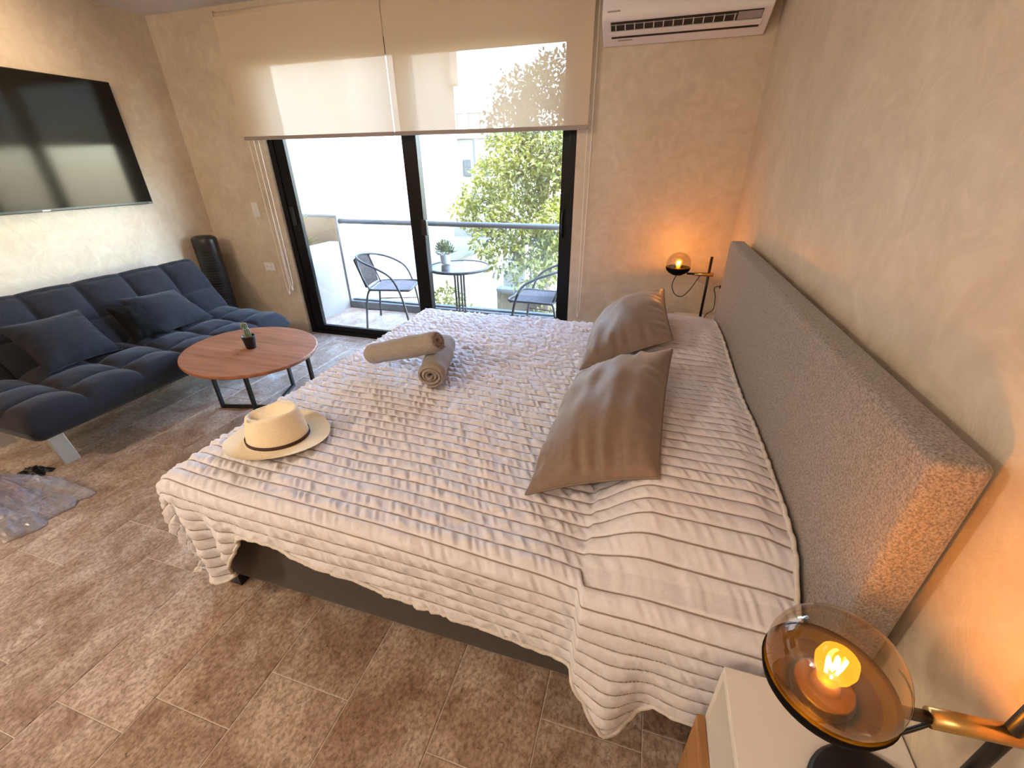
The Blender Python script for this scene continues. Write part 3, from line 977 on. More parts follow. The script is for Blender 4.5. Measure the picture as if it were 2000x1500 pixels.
# quilting relief
bcoord = np.where(Q > 0, -(Q), YY - Y0 + QF) + 0.045 * XX + 0.006 * np.sin(XX * 5 + YY * 2) + 0.004 * vnoise(XX * 7, YY * 3)
SP = 0.046
ph = bcoord / SP
strip = np.floor(ph)
fr_ = ph - strip
puff = np.clip(np.sin(PI * fr_), 0, 1) ** 0.5
acoord = np.where(Pp > 0, -Pp, XX)
wav = vnoise(acoord * 88 + fr_ * 2.4 + strip * 3.7, strip * 5.3 + fr_ * 0.4) * 0.0080 + vnoise(acoord * 37 - fr_ * 1.3 + strip * 9.1, strip * 2.3 + fr_) * 0.0045
wav *= np.where(XX > -0.05, 0.5, 1.0) * np.where(Q > 0, 0.8, 1.0) 
relief = 0.0085 * puff + wav * np.sin(PI * fr_)
nx = -np.sin(np.clip(r_tot / rad, 0, PI / 2)) * cx_
ny = sgn * np.sin(np.clip(r_tot / rad, 0, PI / 2)) * cy_
nz = np.cos(np.clip(r_tot / rad, 0, PI / 2))
X += relief * nx; Y += relief * ny; Z += relief * nz
PQ = np.stack([X, Y, Z], -1)
me = bpy.data.meshes.new('quilt')
n_, m_ = PQ.shape[:2]
idx = np.arange(n_ * m_).reshape(n_, m_)
faces = np.stack([idx[:-1, :-1], idx[1:, :-1], idx[1:, 1:], idx[:-1, 1:]], -1).reshape(-1, 4)
me.from_pydata(PQ.reshape(-1, 3).tolist(), [], faces.tolist())
me.update()
uvl = me.uv_layers.new(name='stitch')
li = np.zeros(len(me.loops), dtype=np.int32)
me.loops.foreach_get('vertex_index', li)
UVq = np.stack([acoord.reshape(-1), ph.reshape(-1)], -1)[li]
uvl.data.foreach_set('uv', UVq.reshape(-1))
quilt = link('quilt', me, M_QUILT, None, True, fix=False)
tag(quilt, 'cream quilt stitched in narrow rows, draped over the bed', 'quilt')
edge = [tuple(PQ[i, 0]) for i in range(0, n_, 2)]
MB().tube(edge, 0.0065, 6).build('hem', M_HEM, quilt, True)
edge2 = [tuple(PQ[0, j]) for j in range(0, m_, 2)]
MB().tube(edge2, 0.0065, 6).build('hem', M_HEM, quilt, True)
edge3 = [tuple(PQ[-1, j] + np.array([-0.004, 0, 0])) for j in range(0, m_, 2)]
MB().tube(edge3, 0.0065, 6).build('hem', M_HEM, quilt, True)

# pillows ------------------------------------------------------------
cushion('pillow', [(-0.250, 0.930, 0.632), (-0.225, 1.71, 0.645), (0.150, 1.685, 0.835), (0.112, 0.985, 0.735)], 0.135, M_PILLOW,
        'taupe pillow nearer the camera, leaning on the raised end of the quilt', 'pillow', 'taupe pillows on the bed', n=72, flat=0.08, seed=4, wr=0.012, seam_mat=M_PILSEAM, pinch=0.05, pw=0.5)
cushion('pillow', [(-0.225, 1.80, 0.645), (-0.235, 2.50, 0.645), (0.125, 2.55, 0.86), (0.165, 1.895, 0.80)], 0.125, M_PILLOW,
        'taupe pillow farther away, behind the other one and nearer the window', 'pillow', 'taupe pillows on the bed', n=72, flat=0.08, seed=9, wr=0.012, seam_mat=M_PILSEAM, pinch=0.05, pw=0.5)

# towels ------------------------------------------------------------
def towel(c, axis, up, R_, L_, label, turns=3.2, sq=1.0):
    t = thing('rolled_towel', label, 'towel', tuple(c), 'rolled towels on the bed')
    ax = Vector(axis).normalized(); u = Vector(up); u = (u - ax * u.dot(ax)).normalized(); w = ax.cross(u)
    th = R_ / (turns + 0.55)
    nn_ = 120
    ang = np.linspace(0.5 * PI, 2 * PI * turns, nn_)
    rc = 0.25 * th + th * ang / (2 * PI)
    k = (R_ - th / 2) / rc[-1]
    rc *= k
    ht = th * 0.37 * k
    ro, ri = rc + ht, rc - ht
    wob = 1 + 0.03 * np.sin(ang * 2.3)
    loop = [(r * math.cos(a), r * math.sin(a)) for r, a in zip(ro * wob, ang)] + [(r * math.cos(a), r * math.sin(a)) for r, a in zip(ri[::-1] * wob[::-1], ang[::-1])]
    m = len(loop)
    rows = 26
    vs, fs = [], []
    for i in range(rows):
        s = i / (rows - 1) - 0.5
        for j, (a, b) in enumerate(loop):
            e = 0.008 * math.sin(j * 0.11) * (abs(s) == 0.5) * (1 if s > 0 else -1)
            bulge = (1 + 0.035 * math.sin(s * 9 + 1) + 0.02 * math.sin(s * 23 + j * 0.05)) * (1 - 0.10 * max(0, abs(s) - 0.44) / 0.06)
            p = u * (a * bulge * sq) + w * (b * bulge) + ax * (s * L_ + e)
            vs.append((c[0] + p.x, c[1] + p.y, c[2] + p.z))
    for i in range(rows - 1):
        for j in range(m):
            fs.append((i * m + j, i * m + (j + 1) % m, (i + 1) * m + (j + 1) % m, (i + 1) * m + j))
    for i in (0, rows - 1):
        for j in range(nn_ - 1):
            f = (i * m + j, i * m + j + 1, i * m + m - 2 - j, i * m + m - 1 - j)
            fs.append(f if i else tuple(reversed(f)))
    MB().add(vs, fs).build('towel_roll', M_TOWEL, t, True)
    return t
towel((-0.896, 1.68, 0.676), (-0.28, 0.95, 0.0), (0, 0, 1), 0.074, 0.40, 'rolled grey-beige towel lying under the other, its spiral end facing us', turns=3.55, sq=0.88)
towel((-1.035, 1.615, 0.742), (0.405, -0.03, 0.125), (0, 0, 1), 0.066, 0.41, 'rolled grey-beige towel laid across on top of the other towel', turns=3.6, sq=0.88)

# hat ------------------------------------------------------------
hc = V3(-1.212, 0.988, 0.614)
hat = thing('straw_hat', 'cream straw fedora hat with dark brown band on the bed corner', 'hat', tuple(hc))
hdir = math.radians(197)
def hp(x, y, z):
    x, y, z = x * 1.08, y * 1.10, z * 0.93
    return (hc[0] + x * math.cos(hdir) - y * math.sin(hdir), hc[1] + x * math.sin(hdir) + y * math.cos(hdir), hc[2] + z)
NA = 72
rows = []
for s in np.linspace(1, 0, 9):           # brim from outside in
    rows.append([hp((0.102 + 0.066 * s) * math.cos(t), (0.086 + 0.062 * s) * math.sin(t), 0.004 + 0.020 * s ** 2 * abs(math.sin(t)) ** 2 + 0.003 * math.sin(3 * t) * s) for t in np.linspace(0, 2 * PI, NA, endpoint=False)])
for s in np.linspace(0.06, 1, 10):       # crown wall
    tp = 1 - 0.16 * s ** 1.5
    rows.append([hp(0.100 * tp * math.cos(t) , 0.084 * tp * (1 - 0.10 * s * sstep(0.1, 0.9, math.cos(t))) * math.sin(t), 0.006 + s * (0.108 + 0.010 * -math.cos(t)) - 0.0) for t in np.linspace(0, 2 * PI, NA, endpoint=False)])
for s in np.linspace(0.93, 0.0, 12):     # crown top with teardrop crease
    ring = []
    for t in np.linspace(0, 2 * PI, NA, endpoint=False):
        x = 0.084 * s * math.cos(t); y = 0.0705 * s * (1 - 0.10 * float(sstep(0.1, 0.9, math.cos(t)))) * math.sin(t)
        lip = 0.010 * (1 - ((1 - s) / 0.5 - 0.3) ** 2) if s > 0.6 else 0
        dent = 0.046 * math.exp(-(y / 0.022) ** 2) * float(sstep(1.0, 0.72, s)) * (0.65 + 0.35 * x / 0.08) + 0.014 * float(sstep(0.75, 0.3, s))
        pin = 0.018 * math.exp(-((x - 0.05) / 0.03) ** 2 - ((abs(y) - 0.045) / 0.018) ** 2)
        ring.append(hp(x, y, 0.117 - 0.010 * math.cos(t) * s + 0.006 * (1 - s) + max(0, lip) * 0.5 - dent - pin))
    rows.append(ring)
P = np.array(rows)
MB().grid(P, False, True).build('hat_body', M_STRAW, hat, True)
NB = 64
bl_, bh_ = [], []
P2 = np.zeros((4, NB, 3))
for k, (e, z) in enumerate(((0.0005, 0.006), (0.0030, 0.0065), (0.0030, 0.0185), (0.0, 0.019))):
    for j, t in enumerate(np.linspace(0, 2 * PI, NB, endpoint=False)):
        P2[k, j] = hp((0.1005 + e) * math.cos(t), (0.0845 + e) * math.sin(t), z)
MB().grid(P2, False, True).build('hat_band', M_BAND, hat, True)

# ------------------------------------------------------------------ nightstands
def nightstand(x0, x1, y0, y1, zt, label):
    t = thing('nightstand', label, 'nightstand', ((x0 + x1) / 2, (y0 + y1) / 2, 0), 'white bedside cabinets')
    w = 0.018
    MB().box(x0, x1, y0, y1, zt - w, zt).build('top_board', M_WHITELAC, t, bevel=0.0015)
    MB().box(x0, x1, y1 - w, y1, 0.10, zt - w).build('side_panel', M_WHITELAC, t)
    MB().box(x0, x1, y0, y0 + w, 0.10, zt - w).build('side_panel', M_WHITELAC, t)
    MB().box(x1 - 0.01, x1, y0 + w, y1 - w, 0.10, zt - w).build('back_panel', M_WHITELAC, t)
    MB().box(x0, x1 - 0.01, y0 + w, y1 - w, zt - 0.19, zt - 0.172).build('shelf', M_WHITELAC, t)
    MB().box(x0, x1 - 0.01, y0 + w, y1 - w, 0.10, 0.118).build('bottom_board', M_WHITELAC, t)
    dr = MB().box(x0 - 0.018, x0 - 0.001, y0 + 0.002, y1 - 0.002, 0.11, zt - 0.185).build('drawer', M_OAK, t, bevel=0.0015)
    MB().tube([(x0 - 0.03, (y0 + y1) / 2 - 0.05, 0.28), (x0 - 0.03, (y0 + y1) / 2 + 0.05, 0.28)], 0.005, 8).box(x0 - 0.03, x0 - 0.017, (y0 + y1) / 2 - 0.004, (y0 + y1) / 2 + 0.004, 0.277, 0.283).build('handle', M_BLACK, dr)
    for lx in (x0 + 0.04, x1 - 0.04):
        for ly in (y0 + 0.04, y1 - 0.04):
            MB().lathe([(0.012, 0.0), (0.02, 0.10)], (lx, ly, 0), 12).build('leg', M_OAK, t, True)
    return t
nightstand(0.254, 0.536, 0.135, 0.592, 0.605, 'white bedside cabinet with wooden drawer, in front beside the near lamp')
nightstand(0.254, 0.536, 2.735, 3.19, 0.535, 'white bedside cabinet hidden behind the far end of the bed, under the far lamp')

# ------------------------------------------------------------------ bedside lamps
def lamp(px, py, zb, gx, gy, arm_z, bx, by, pole_top, label, cord_pts, R_=0.0752, plug=None, brass_back=0.06):
    t = thing('bedside_lamp', label, 'lamp', (bx, by, zb), 'globe bedside lamps')
    MB().lathe([(0.001, 0.0), (0.090, 0.0), (0.094, 0.003), (0.094, 0.010), (0.088, 0.015), (0.001, 0.016)], (bx, by, zb), 40).build('base', M_BLACK, t, True)
    MB().tube([(px, py, zb + 0.010), (px, py, pole_top)], 0.0085, 14).build('pole', M_BLACK, t, True)
    d_ = Vector((px - gx, py - gy, 0)); Lg = d_.length; d_.normalize()
    g0 = Vector((gx, gy, arm_z))
    a_ = g0 + d_ * 0.06; b_ = Vector((px, py, arm_z)) - d_ * 0.085; c_ = Vector((px, py, arm_z)) + d_ * 0.028
    if c_.x > 0.53: c_ = Vector((px, py, arm_z)) + d_ * 0.012
    MB().tube([a_, b_ + d_ * 0.01], 0.0075, 12).build('arm', M_BLACK, t, True)
    MB().tube([b_, c_], 0.0125, 16).build('brass_sleeve', M_BRASS, t, True)
    # dish
    gz = arm_z + 0.0585
    MB().lathe([(0.001, -0.072), (0.03, -0.069), (0.058, -0.053), (0.0725, -0.037), (0.0765, -0.022), (0.0750, -0.019), (0.0715, -0.024), (0.055, -0.045), (0.036, -0.053), (0.001, -0.054)], (gx, gy, gz), 48).build('dish', M_BLACKMATT, t, True)
    MB().lathe([(0.001, -0.056), (0.036, -0.056), (0.037, -0.050), (0.036, -0.040), (0.033, -0.036), (0.017, -0.034), (0.015, -0.024), (0.001, -0.024)], (gx, gy, gz), 32).build('bulb_holder', M_HOLDER, t, True)
    # globe glass: sphere open at the bottom
    prof = []
    for th in np.linspace(PI - 1.05, 0.0, 30):
        prof.append((max(R_ * math.sin(th), 0.0005), R_ * 0.985 * math.cos(th)))
    MB().lathe(prof, (gx, gy, gz), 48).build('globe', M_AMBER, t, True)
    # bulb
    bz = gz - 0.024
    bp = [(0.012, 0.0), (0.0135, 0.008), (0.021, 0.022), (0.0235, 0.034), (0.021, 0.047), (0.012, 0.056), (0.0005, 0.0585)]
    bulb = MB().lathe(bp, (gx, gy, bz), 28).build('bulb', M_BULBGLASS, t, True)
    fl = MB()
    fl.tube(spline([(gx - 0.006, gy, bz + 0.014), (gx - 0.010, gy + 0.002, bz + 0.040), (gx - 0.003, gy - 0.003, bz + 0.024), (gx, gy + 0.003, bz + 0.043),
             (gx + 0.004, gy - 0.003, bz + 0.024), (gx + 0.010, gy + 0.002, bz + 0.040), (gx + 0.006, gy, bz + 0.014)], 6), 0.0021, 6)
    fl.build('filament', M_FILAMENT, bulb, True)
    ld = bpy.data.lights.new('bulb_light', 'POINT')
    ld.energy = LAMP_WATT
    ld.color = (1.0, 0.40, 0.015)
    ld.shadow_soft_size = 0.012
    lo = bpy.data.objects.new('bulb_light', ld)
    COL.objects.link(lo)
    lo.parent = t
    lo.location = Vector((gx, gy, bz + 0.034)) - Vector(t.location)
    MB().tube(spline(cord_pts, 8), 0.0030, 8).build('cord', M_BLACK, t, True)
    if plug:
        MB().tube(spline(plug, 8), 0.0030, 6).build('cord', M_BLACK, t, True)
        MB().obox(plug[0], (0.02, 0.022, 0.02), Matrix.Identity(3)).build('plug', M_BLACK, t, bevel=0.003)
lamp(0.506, 0.432, 0.605, 0.2963, 0.417, 0.867, 0.447, 0.415, 1.00, 'brass and black globe lamp glowing on the near bedside cabinet',
     [(0.296, 0.417, 0.852), (0.302, 0.414, 0.830), (0.340, 0.408, 0.818), (0.385, 0.412, 0.830), (0.425, 0.424, 0.858)])
lamp(0.405, 3.0, 0.535, 0.213, 3.0, 0.856, 0.37, 2.985, 0.968, 'brass and black globe lamp glowing in the far corner by the window wall',
     [(0.213, 3.0, 0.846), (0.200, 3.0, 0.81), (0.196, 3.0, 0.765), (0.222, 3.0, 0.715), (0.265, 3.0, 0.703), (0.305, 3.0, 0.745), (0.345, 3.0, 0.825), (0.36, 3.0, 0.85)],
     plug=[(0.53, 3.22, 0.73), (0.50, 3.20, 0.735), (0.485, 3.19, 0.72), (0.50, 3.18, 0.67), (0.50, 3.15, 0.59), (0.46, 3.12, 0.56), (0.44, 3.07, 0.545)])

# ------------------------------------------------------------------ opal domes out of frame, added for fill in place of recessed lights
for i, (dx, dy, pw_) in enumerate(((-2.75, -0.9, 1.0), (-0.9, -1.5, 0.4))):
    t = thing('ceiling_lamp', ['round opal dome lamp on the rear left of the ceiling, out of view', 'round opal dome lamp on the rear right of the ceiling, out of view'][i], 'ceiling lamp', (dx, dy, ZC), 'opal ceiling lamps')
    MB().lathe([(0.001, -0.02), (0.13, -0.02), (0.135, -0.015), (0.135, 0.0), (0.001, 0.0)], (dx, dy, ZC), 32).build('mount', M_WHITE, t, True)
    MB().lathe([(0.128, -0.02), (0.125, -0.045), (0.105, -0.072), (0.065, -0.09), (0.0005, -0.095)], (dx, dy, ZC), 32).build('dome', M_LED, t, True)
    ld = bpy.data.lights.new('ceiling_light', 'POINT')
    ld.energy = CEILING_FILL_WATT * pw_
    ld.color = (1.0, 0.83, 0.66)
    ld.shadow_soft_size = 0.09
    lo = bpy.data.objects.new('ceiling_light', ld)
    COL.objects.link(lo)
    lo.parent = t
    lo.location = (0, 0, -0.21)

for i, dy in enumerate((1.85, 0.2)):
    dx = XL + 0.75
    t = thing('wall_washer', ['small recessed spotlight washing the left wall above the television, out of view', 'small recessed spotlight washing the left wall behind the viewer, out of view'][i], 'spotlight', (dx, dy, ZC), 'recessed wall spotlights')
    MB().lathe([(0.034, -0.003), (0.045, -0.006), (0.050, 0.0)], (dx, dy, ZC), 28).build('trim_ring', M_WHITE, t, True)
    MB().lathe([(0.034, -0.0025), (0.0005, -0.0025)], (dx, dy, ZC), 24).build('diffuser', M_LED, t)
    ld = bpy.data.lights.new('washer_light', 'SPOT')
    ld.energy = WASHER_WATT
    ld.color = (1.0, 0.76, 0.52)
    ld.spot_size = math.radians(125)
    ld.spot_blend = 0.9
    ld.shadow_soft_size = 0.03
    lo = bpy.data.objects.new('washer_light', ld)
    COL.objects.link(lo)
    lo.parent = t
    lo.location = (0, 0, -0.02)
    lo.rotation_euler = Vector((0.80, 0, 0.60)).to_track_quat('Z', 'Y').to_euler()

# ------------------------------------------------------------------ plastic bag on the floor
bag = thing('plastic_bag', 'crumpled clear plastic bag with purple contents on the floor', 'bag', (-2.98, 0.80, 0))
def crumple(cx, cy, ax, ay, hgt, rot, n=64, seed=0, amp=0.03):
    us = np.linspace(-1, 1, n)
    U, V = np.meshgrid(us, us, indexing='ij')
    # map the square onto a disc-like patch with pointed corners
    r = np.maximum(np.abs(U), np.abs(V)); 
    x = U * ax; y = V * ay
    z = hgt * (1 - r ** 2) ** 0.8 * (0.75 + 0.5 * vnoise(U * 2.2 + seed, V * 2.2 + seed))
    tri = np.abs(vnoise(U * 5 + seed * 3, V * 5)) + 0.6 * np.abs(vnoise(U * 11 + seed, V * 11 + 5)) + 0.5 * np.abs(vnoise(U * 19, V * 19 + 5)) + 0.3 * np.abs(vnoise(U * 34 + 2, V * 34))
    z = z + amp * tri * np.clip((1 - r) * 5, 0, 1) + 0.004
    x = x + 0.02 * vnoise(U * 4 + 3, V * 4 + seed); y = y + 0.02 * vnoise(U * 4 + 9 + seed, V * 4)
    c, s = math.cos(rot), math.sin(rot)
    return np.stack([cx + x * c - y * s, cy + x * s + y * c, np.maximum(z, 0.003)], -1)
MB().grid(crumple(-2.97, 0.80, 0.39, 0.17, 0.10, 0.08, seed=2, amp=0.035)).build('bag_film', M_PLASTIC, bag)
MB().grid(crumple(-2.80, 0.73, 0.20, 0.13, 0.035, -0.5, n=30, seed=5, amp=0.02)).build('bag_film', M_PLASTIC, bag)
MB().grid(crumple(-3.08, 0.78, 0.25, 0.11, 0.055, 0.1, n=30, seed=8, amp=0.02)).build('contents', M_PURPLE, bag, True)
shoe = MB().grid(crumple(-3.10, 1.005, 0.07, 0.035, 0.03, 0.25, n=16, seed=3, amp=0.006))
tag(shoe.build('strap_buckle', M_BLACK, None, True, org=(-3.10, 0.985, 0)), 'small black strap end lying behind the plastic bag', 'strap')

# ------------------------------------------------------------------ balcony
structure(MB().box(-4.3, 0.9, YO, 4.30, -0.14, 0.0).build('trim_1', M_TRAV), 'pale stone balcony deck')
structure(MB().box(-3.42, -3.30, YO, 4.15, 0.0, 0.755).build('wall_planter', M_STUCCO2), 'white low planter wall at the left side of the balcony')
pl = structure(MB().box(-4.2, -3.28, 4.16, 4.30, 0.0, 1.018).build('wall_end', M_STUCCO2), 'white end wall of the balcony with a tan inner face')
MB().box(-4.18, -3.312, 4.152, 4.161, 0.62, 0.998).build('inner_face', M_BEIGE, pl)
MB().box(-4.2, -3.27, 4.15, 4.31, 1.018, 1.035).build('coping', M_STUCCO, pl)
structure(MB().box(-4.2, -3.42, YO, 4.15, 0.5, 0.66).build('trim_3', M_SOIL), 'dark soil bed of the balcony planter')
structure(MB().box(-4.3, -4.2, YO, 4.30, 0.0, 1.0).build('wall_side', M_STUCCO), 'outer side wall of the balcony planter')
structure(MB().box(-3.28, 0.9, 4.14, 4.30, 0.0, 0.082).build('trim_2', M_CURB), 'grey concrete kerb under the glass balustrade')
rail = thing('balcony_railing', 'grey metal handrail over glass panels along the balcony edge', 'railing', (-1.3, 4.22, 0.08))
MB().tube([(-3.30, 4.2, 0.965), (0.88, 4.2, 0.968)], 0.026, 16).build('handrail', M_GREYAL, rail, True)
MB().box(-3.27, -1.405, 4.195, 4.205, 0.08, 0.945).build('glass_panel', M_BALGLASS, rail)
MB().box(-1.393, 0.47, 4.195, 4.205, 0.08, 0.945).build('glass_panel', M_BALGLASS, rail)
MB().box(-3.27, 0.88, 4.188, 4.212, 0.075, 0.10).build('glass_channel', M_GREYAL, rail)

# planter plants
def blade_plant(name, base, blades, mat, label):
    t = thing(name, label, 'plant', base)
    for (ang, lean, ln, w) in blades:
        d2 = V3(math.cos(ang), math.sin(ang), 0)
        mbp = MB()
        L_, R2, Cn = [], [], []
        for s in np.linspace(0, 1, 8):
            p = V3(*base) + V3(0, 0, 1) * ln * (s - 0.35 * lean * s * s) + d2 * ln * lean * s ** 1.6
            side = V3(-d2[1], d2[0], 0) * w * math.sin(PI * min(s * 0.9 + 0.1, 1)) ** 0.8
            L_.append(p - side); R2.append(p + side); Cn.append(p - V3(0, 0, 0.3 * w))
        mbp.grid(np.array([L_, Cn, R2]))
        mbp.build('leaf', mat, t, True)
    return t
rr = random.Random(3)
blade_plant('planter_plant', (-3.60, 3.98, 0.66), [(rr.uniform(-2.2, 1.2), rr.uniform(0.3, 0.9), rr.uniform(0.16, 0.26), 0.011) for _ in range(11)], M_LEAF2,
            'small green blade-leaved plant inside the balcony planter')
blade_plant('planter_plant', (-3.66, 3.80, 0.66), [(rr.uniform(-0.9, 0.9), rr.uniform(0.25, 0.6), rr.uniform(0.42, 0.58), 0.009) for _ in range(9)], M_LEAF2,
            'taller thin-leaved plant at the window frame, rising above the planter')

# bistro table
bx_, by_ = -1.685, 3.755
bt = thing('bistro_table', 'round glass-topped bistro table with dark metal legs on the balcony', 'table', (bx_, by_, 0))
MB().lathe([(0.278, 0.628), (0.292, 0.628), (0.296, 0.634), (0.296, 0.646), (0.292, 0.652), (0.278, 0.652), (0.278, 0.628)], (bx_, by_, 0), 56).build('rim', M_CHAIRMET, bt, True)
MB().lathe([(0.279, 0.640), (0.279, 0.646), (0.0005, 0.646)], (bx_, by_, 0), 56).build('glass_top', M_TGLASS, bt)
for k in range(4):
    a = PI / 4 + k * PI / 2
    ca, sa = math.cos(a), math.sin(a)
    pts = [(0.20, 0.632), (0.07, 0.625), (0.048, 0.59), (0.045, 0.40), (0.045, 0.24), (0.06, 0.14), (0.12, 0.05), (0.21, 0.010)]
    MB().tube(spline([(bx_ + r * ca, by_ + r * sa, z) for r, z in pts], 5), 0.0095, 8).build('leg', M_CHAIRMET, bt, True)
for z in (0.575, 0.25):
    MB().tube([(bx_ + 0.05 * math.cos(a), by_ + 0.05 * math.sin(a), z) for a in np.linspace(0, 2 * PI, 20, endpoint=False)], 0.006, 6, True).build('ring_brace', M_CHAIRMET, bt, True)

# potted succulent on the bistro table
qx, qy, qz = -1.845, 3.815, 0.652
sc_ = thing('potted_succulent', 'bushy green succulent in a pale grey pot on the bistro table', 'plant', (qx, qy, qz))
MB().lathe([(0.038, 0.0), (0.042, 0.004), (0.052, 0.085), (0.052, 0.09), (0.047, 0.09), (0.045, 0.075)], (qx, qy, qz), 28).build('pot', M_POT, sc_, True)
MB().lathe([(0.045, 0.074), (0.0005, 0.078)], (qx, qy, qz), 18).build('soil', M_SOIL, sc_)
fo = MB(); r5 = random.Random(5)
for _ in range(420):
    th = r5.uniform(0, 2 * PI); el = r5.uniform(0.05, 1.45); rad_ = r5.uniform(0.03, 0.095)
    c0 = V3(qx + rad_ * math.cos(el) * math.cos(th), qy + rad_ * math.cos(el) * math.sin(th), qz + 0.085 + rad_ * math.sin(el) * 1.25)
    d2 = V3(math.cos(th) * math.cos(el), math.sin(th) * math.cos(el), math.sin(el) + 0.5); d2 /= np.linalg.norm(d2)
    s2 = np.cross(d2, V3(r5.uniform(-1, 1), r5.uniform(-1, 1), r5.uniform(-1, 1))); s2 /= np.linalg.norm(s2) + 1e-6
    n2 = np.cross(d2, s2)
    ln, w = r5.uniform(0.022, 0.04), 0.006
    fo.add([c0, c0 + d2 * ln * 0.5 + s2 * w, c0 + d2 * ln, c0 + d2 * ln * 0.5 - s2 * w, c0 + d2 * ln * 0.45 + n2 * 0.003], [(0, 1, 4), (1, 2, 4), (2, 3, 4), (3, 0, 4)])
stuff(fo.build('foliage', M_SUCC, sc_))

# wicker chairs (built facing +x at the origin, then turned)
def make_chair(label, loc, rz):
    t = thing('wicker_chair', label, 'chair', (0, 0, 0), 'wicker chairs on the balcony')
    sw, sd, sh = 0.20, 0.20, 0.40
    # woven seat: strips over and under give relief
    n1, n2 = 40, 40
    P = np.zeros((n1, n2, 3))
    for i in range(n1):
        for j in range(n2):
            x = -sd + 2 * sd * i / (n1 - 1); y = -sw + 2 * sw * j / (n2 - 1)
            P[i, j] = (x, y, sh + 0.005 * math.cos(i * PI) * math.cos(j * PI) * 0.6 + 0.018 * (x / sd) ** 2 * (x > 0) * -0.5 - 0.012 * (1 - (y / sw) ** 2))
    MB().grid(P).grid(P - np.array([0, 0, 0.012])).build('seat', M_WICKER, t)
    B_ = np.zeros((30, 40, 3))
    for i in range(30):
        for j in range(40):
            s = i / 29; y = (-0.20 + 0.40 * j / 39) * (0.86 + 0.14 * s)
            B_[i, j] = (-sd - 0.02 - 0.075 * s - 0.028 * (1 - (y / 0.2) ** 2) + 0.004 * math.cos(i * PI) * math.cos(j * PI), y, sh + 0.01 + 0.28 * s)
    MB().grid(B_).grid(B_ - np.array([0.012, 0, 0])).build('backrest', M_WICKER, t)
    ring = spline([(sd, -sw, sh), (sd + 0.012, 0, sh - 0.006), (sd, sw, sh), (0, sw + 0.008, sh), (-sd, sw * 0.95, sh), (-sd - 0.012, 0, sh), (-sd, -sw * 0.95, sh), (0, -sw - 0.008, sh)], 5, True)
    MB().tube(ring, 0.0105, 8, True).build('seat_frame', M_CHAIRMET, t, True)
    hoop = [(0.19, -0.235, 0.0), (0.155, -0.245, 0.25), (0.115, -0.255, 0.42), (0.05, -0.265, 0.545), (-0.08, -0.262, 0.625), (-0.22, -0.215, 0.675), (-0.315, -0.10, 0.70), (-0.335, 0, 0.703),
            (-0.315, 0.10, 0.70), (-0.22, 0.215, 0.675), (-0.08, 0.262, 0.625), (0.05, 0.265, 0.545), (0.115, 0.255, 0.42), (0.155, 0.245, 0.25), (0.19, 0.235, 0.0)]
    MB().tube(spline(hoop, 5), 0.0115, 8).build('arm_hoop', M_CHAIRMET, t, True)
    for s in (-1, 1):
        MB().tube(spline([(-sd + 0.01, s * 0.17, sh), (-sd - 0.02, s * 0.185, sh - 0.04), (-sd - 0.045, s * 0.20, 0.25), (-sd - 0.075, s * 0.215, 0.0)], 5), 0.0105, 8).build('leg', M_CHAIRMET, t, True)
        MB().tube(spline([(-sd - 0.005, s * 0.17, sh), (-sd - 0.05, s * 0.185, 0.52), (-0.295, s * 0.165, 0.69)], 5), 0.009, 8).build('back_post', M_CHAIRMET, t, True)
        MB().tube([(-sd - 0.05, s * 0.20, 0.20), (0.163, s * 0.243, 0.20)], 0.006, 6).build('stretcher', M_CHAIRMET, t, True)
    t.location = loc
    t.rotation_euler = (0, 0, rz)
    return t
ch1 = make_chair('grey wicker armchair on the balcony by the white planter wall, left of the glass table', (-2.46, 3.835, 0), math.radians(14))
ch2 = copy_tree(ch1)
ch2['label'] = 'grey wicker armchair on the balcony partly behind the door frame, right of the glass table'
ch2.location = (-0.93, 3.80, 0)
ch2.rotation_euler = (0, 0, math.radians(176))

# ------------------------------------------------------------------ outside
structure(MB().box(-40, 30, 4.32, 70, -3.4, -3.2).build('ground', M_GROUND), 'bare yard ground below the balcony')
structure(MB().box(-12, 8, -8, YO, -3.2, -0.16).build('wall_house', M_STUCCO), 'lower storey of this house')
nb_ = thing('neighbour_building', 'tall blank white neighbouring building seen through the left door pane', 'building', (-8, 9, -3.2))
MB().box(-10, -6.0, 3.0, 13.85, -3.2, 6.4).build('wall', M_STUCCO, nb_)
MB().box(-6.0, -5.94, 3.0, 13.85, 0.05, 0.10).build('ledge', M_CURB, nb_)
MB().box(-6.0, -5.96, 3.0, 13.85, -0.2, 0.05).build('lower_band', M_BLUEGREY, nb_)
MB().box(-6.15, -5.86, 13.4, 13.9, 3.55, 4.6).build('water_duct', M_STUCCO2, nb_)
MB().box(-5.97, -5.80, 9.6, 9.9, 4.05, 4.35).build('wall_lamp', M_GREYAL, nb_)
lo_ = thing('low_house', 'low house with a flat white roof just below the balcony', 'house', (-4.7, 7.8, -3.2))
MB().box(-5.94, -3.7, 4.6, 11.2, -3.2, -0.27).build('wall', M_STUCCO2, lo_)
MB().box(-5.94, -3.65, 4.55, 11.25, -0.27, -0.2).build('roof', M_ROOF, lo_)
MB().box(-5.6, -5.35, 6.9, 9.2, -0.2, -0.15).build('roof_ridge', M_CURB, lo_)
MB().box(-5.0, -4.0, 11.0, 11.25, -0.2, 0.05).build('parapet', M_STUCCO, lo_)
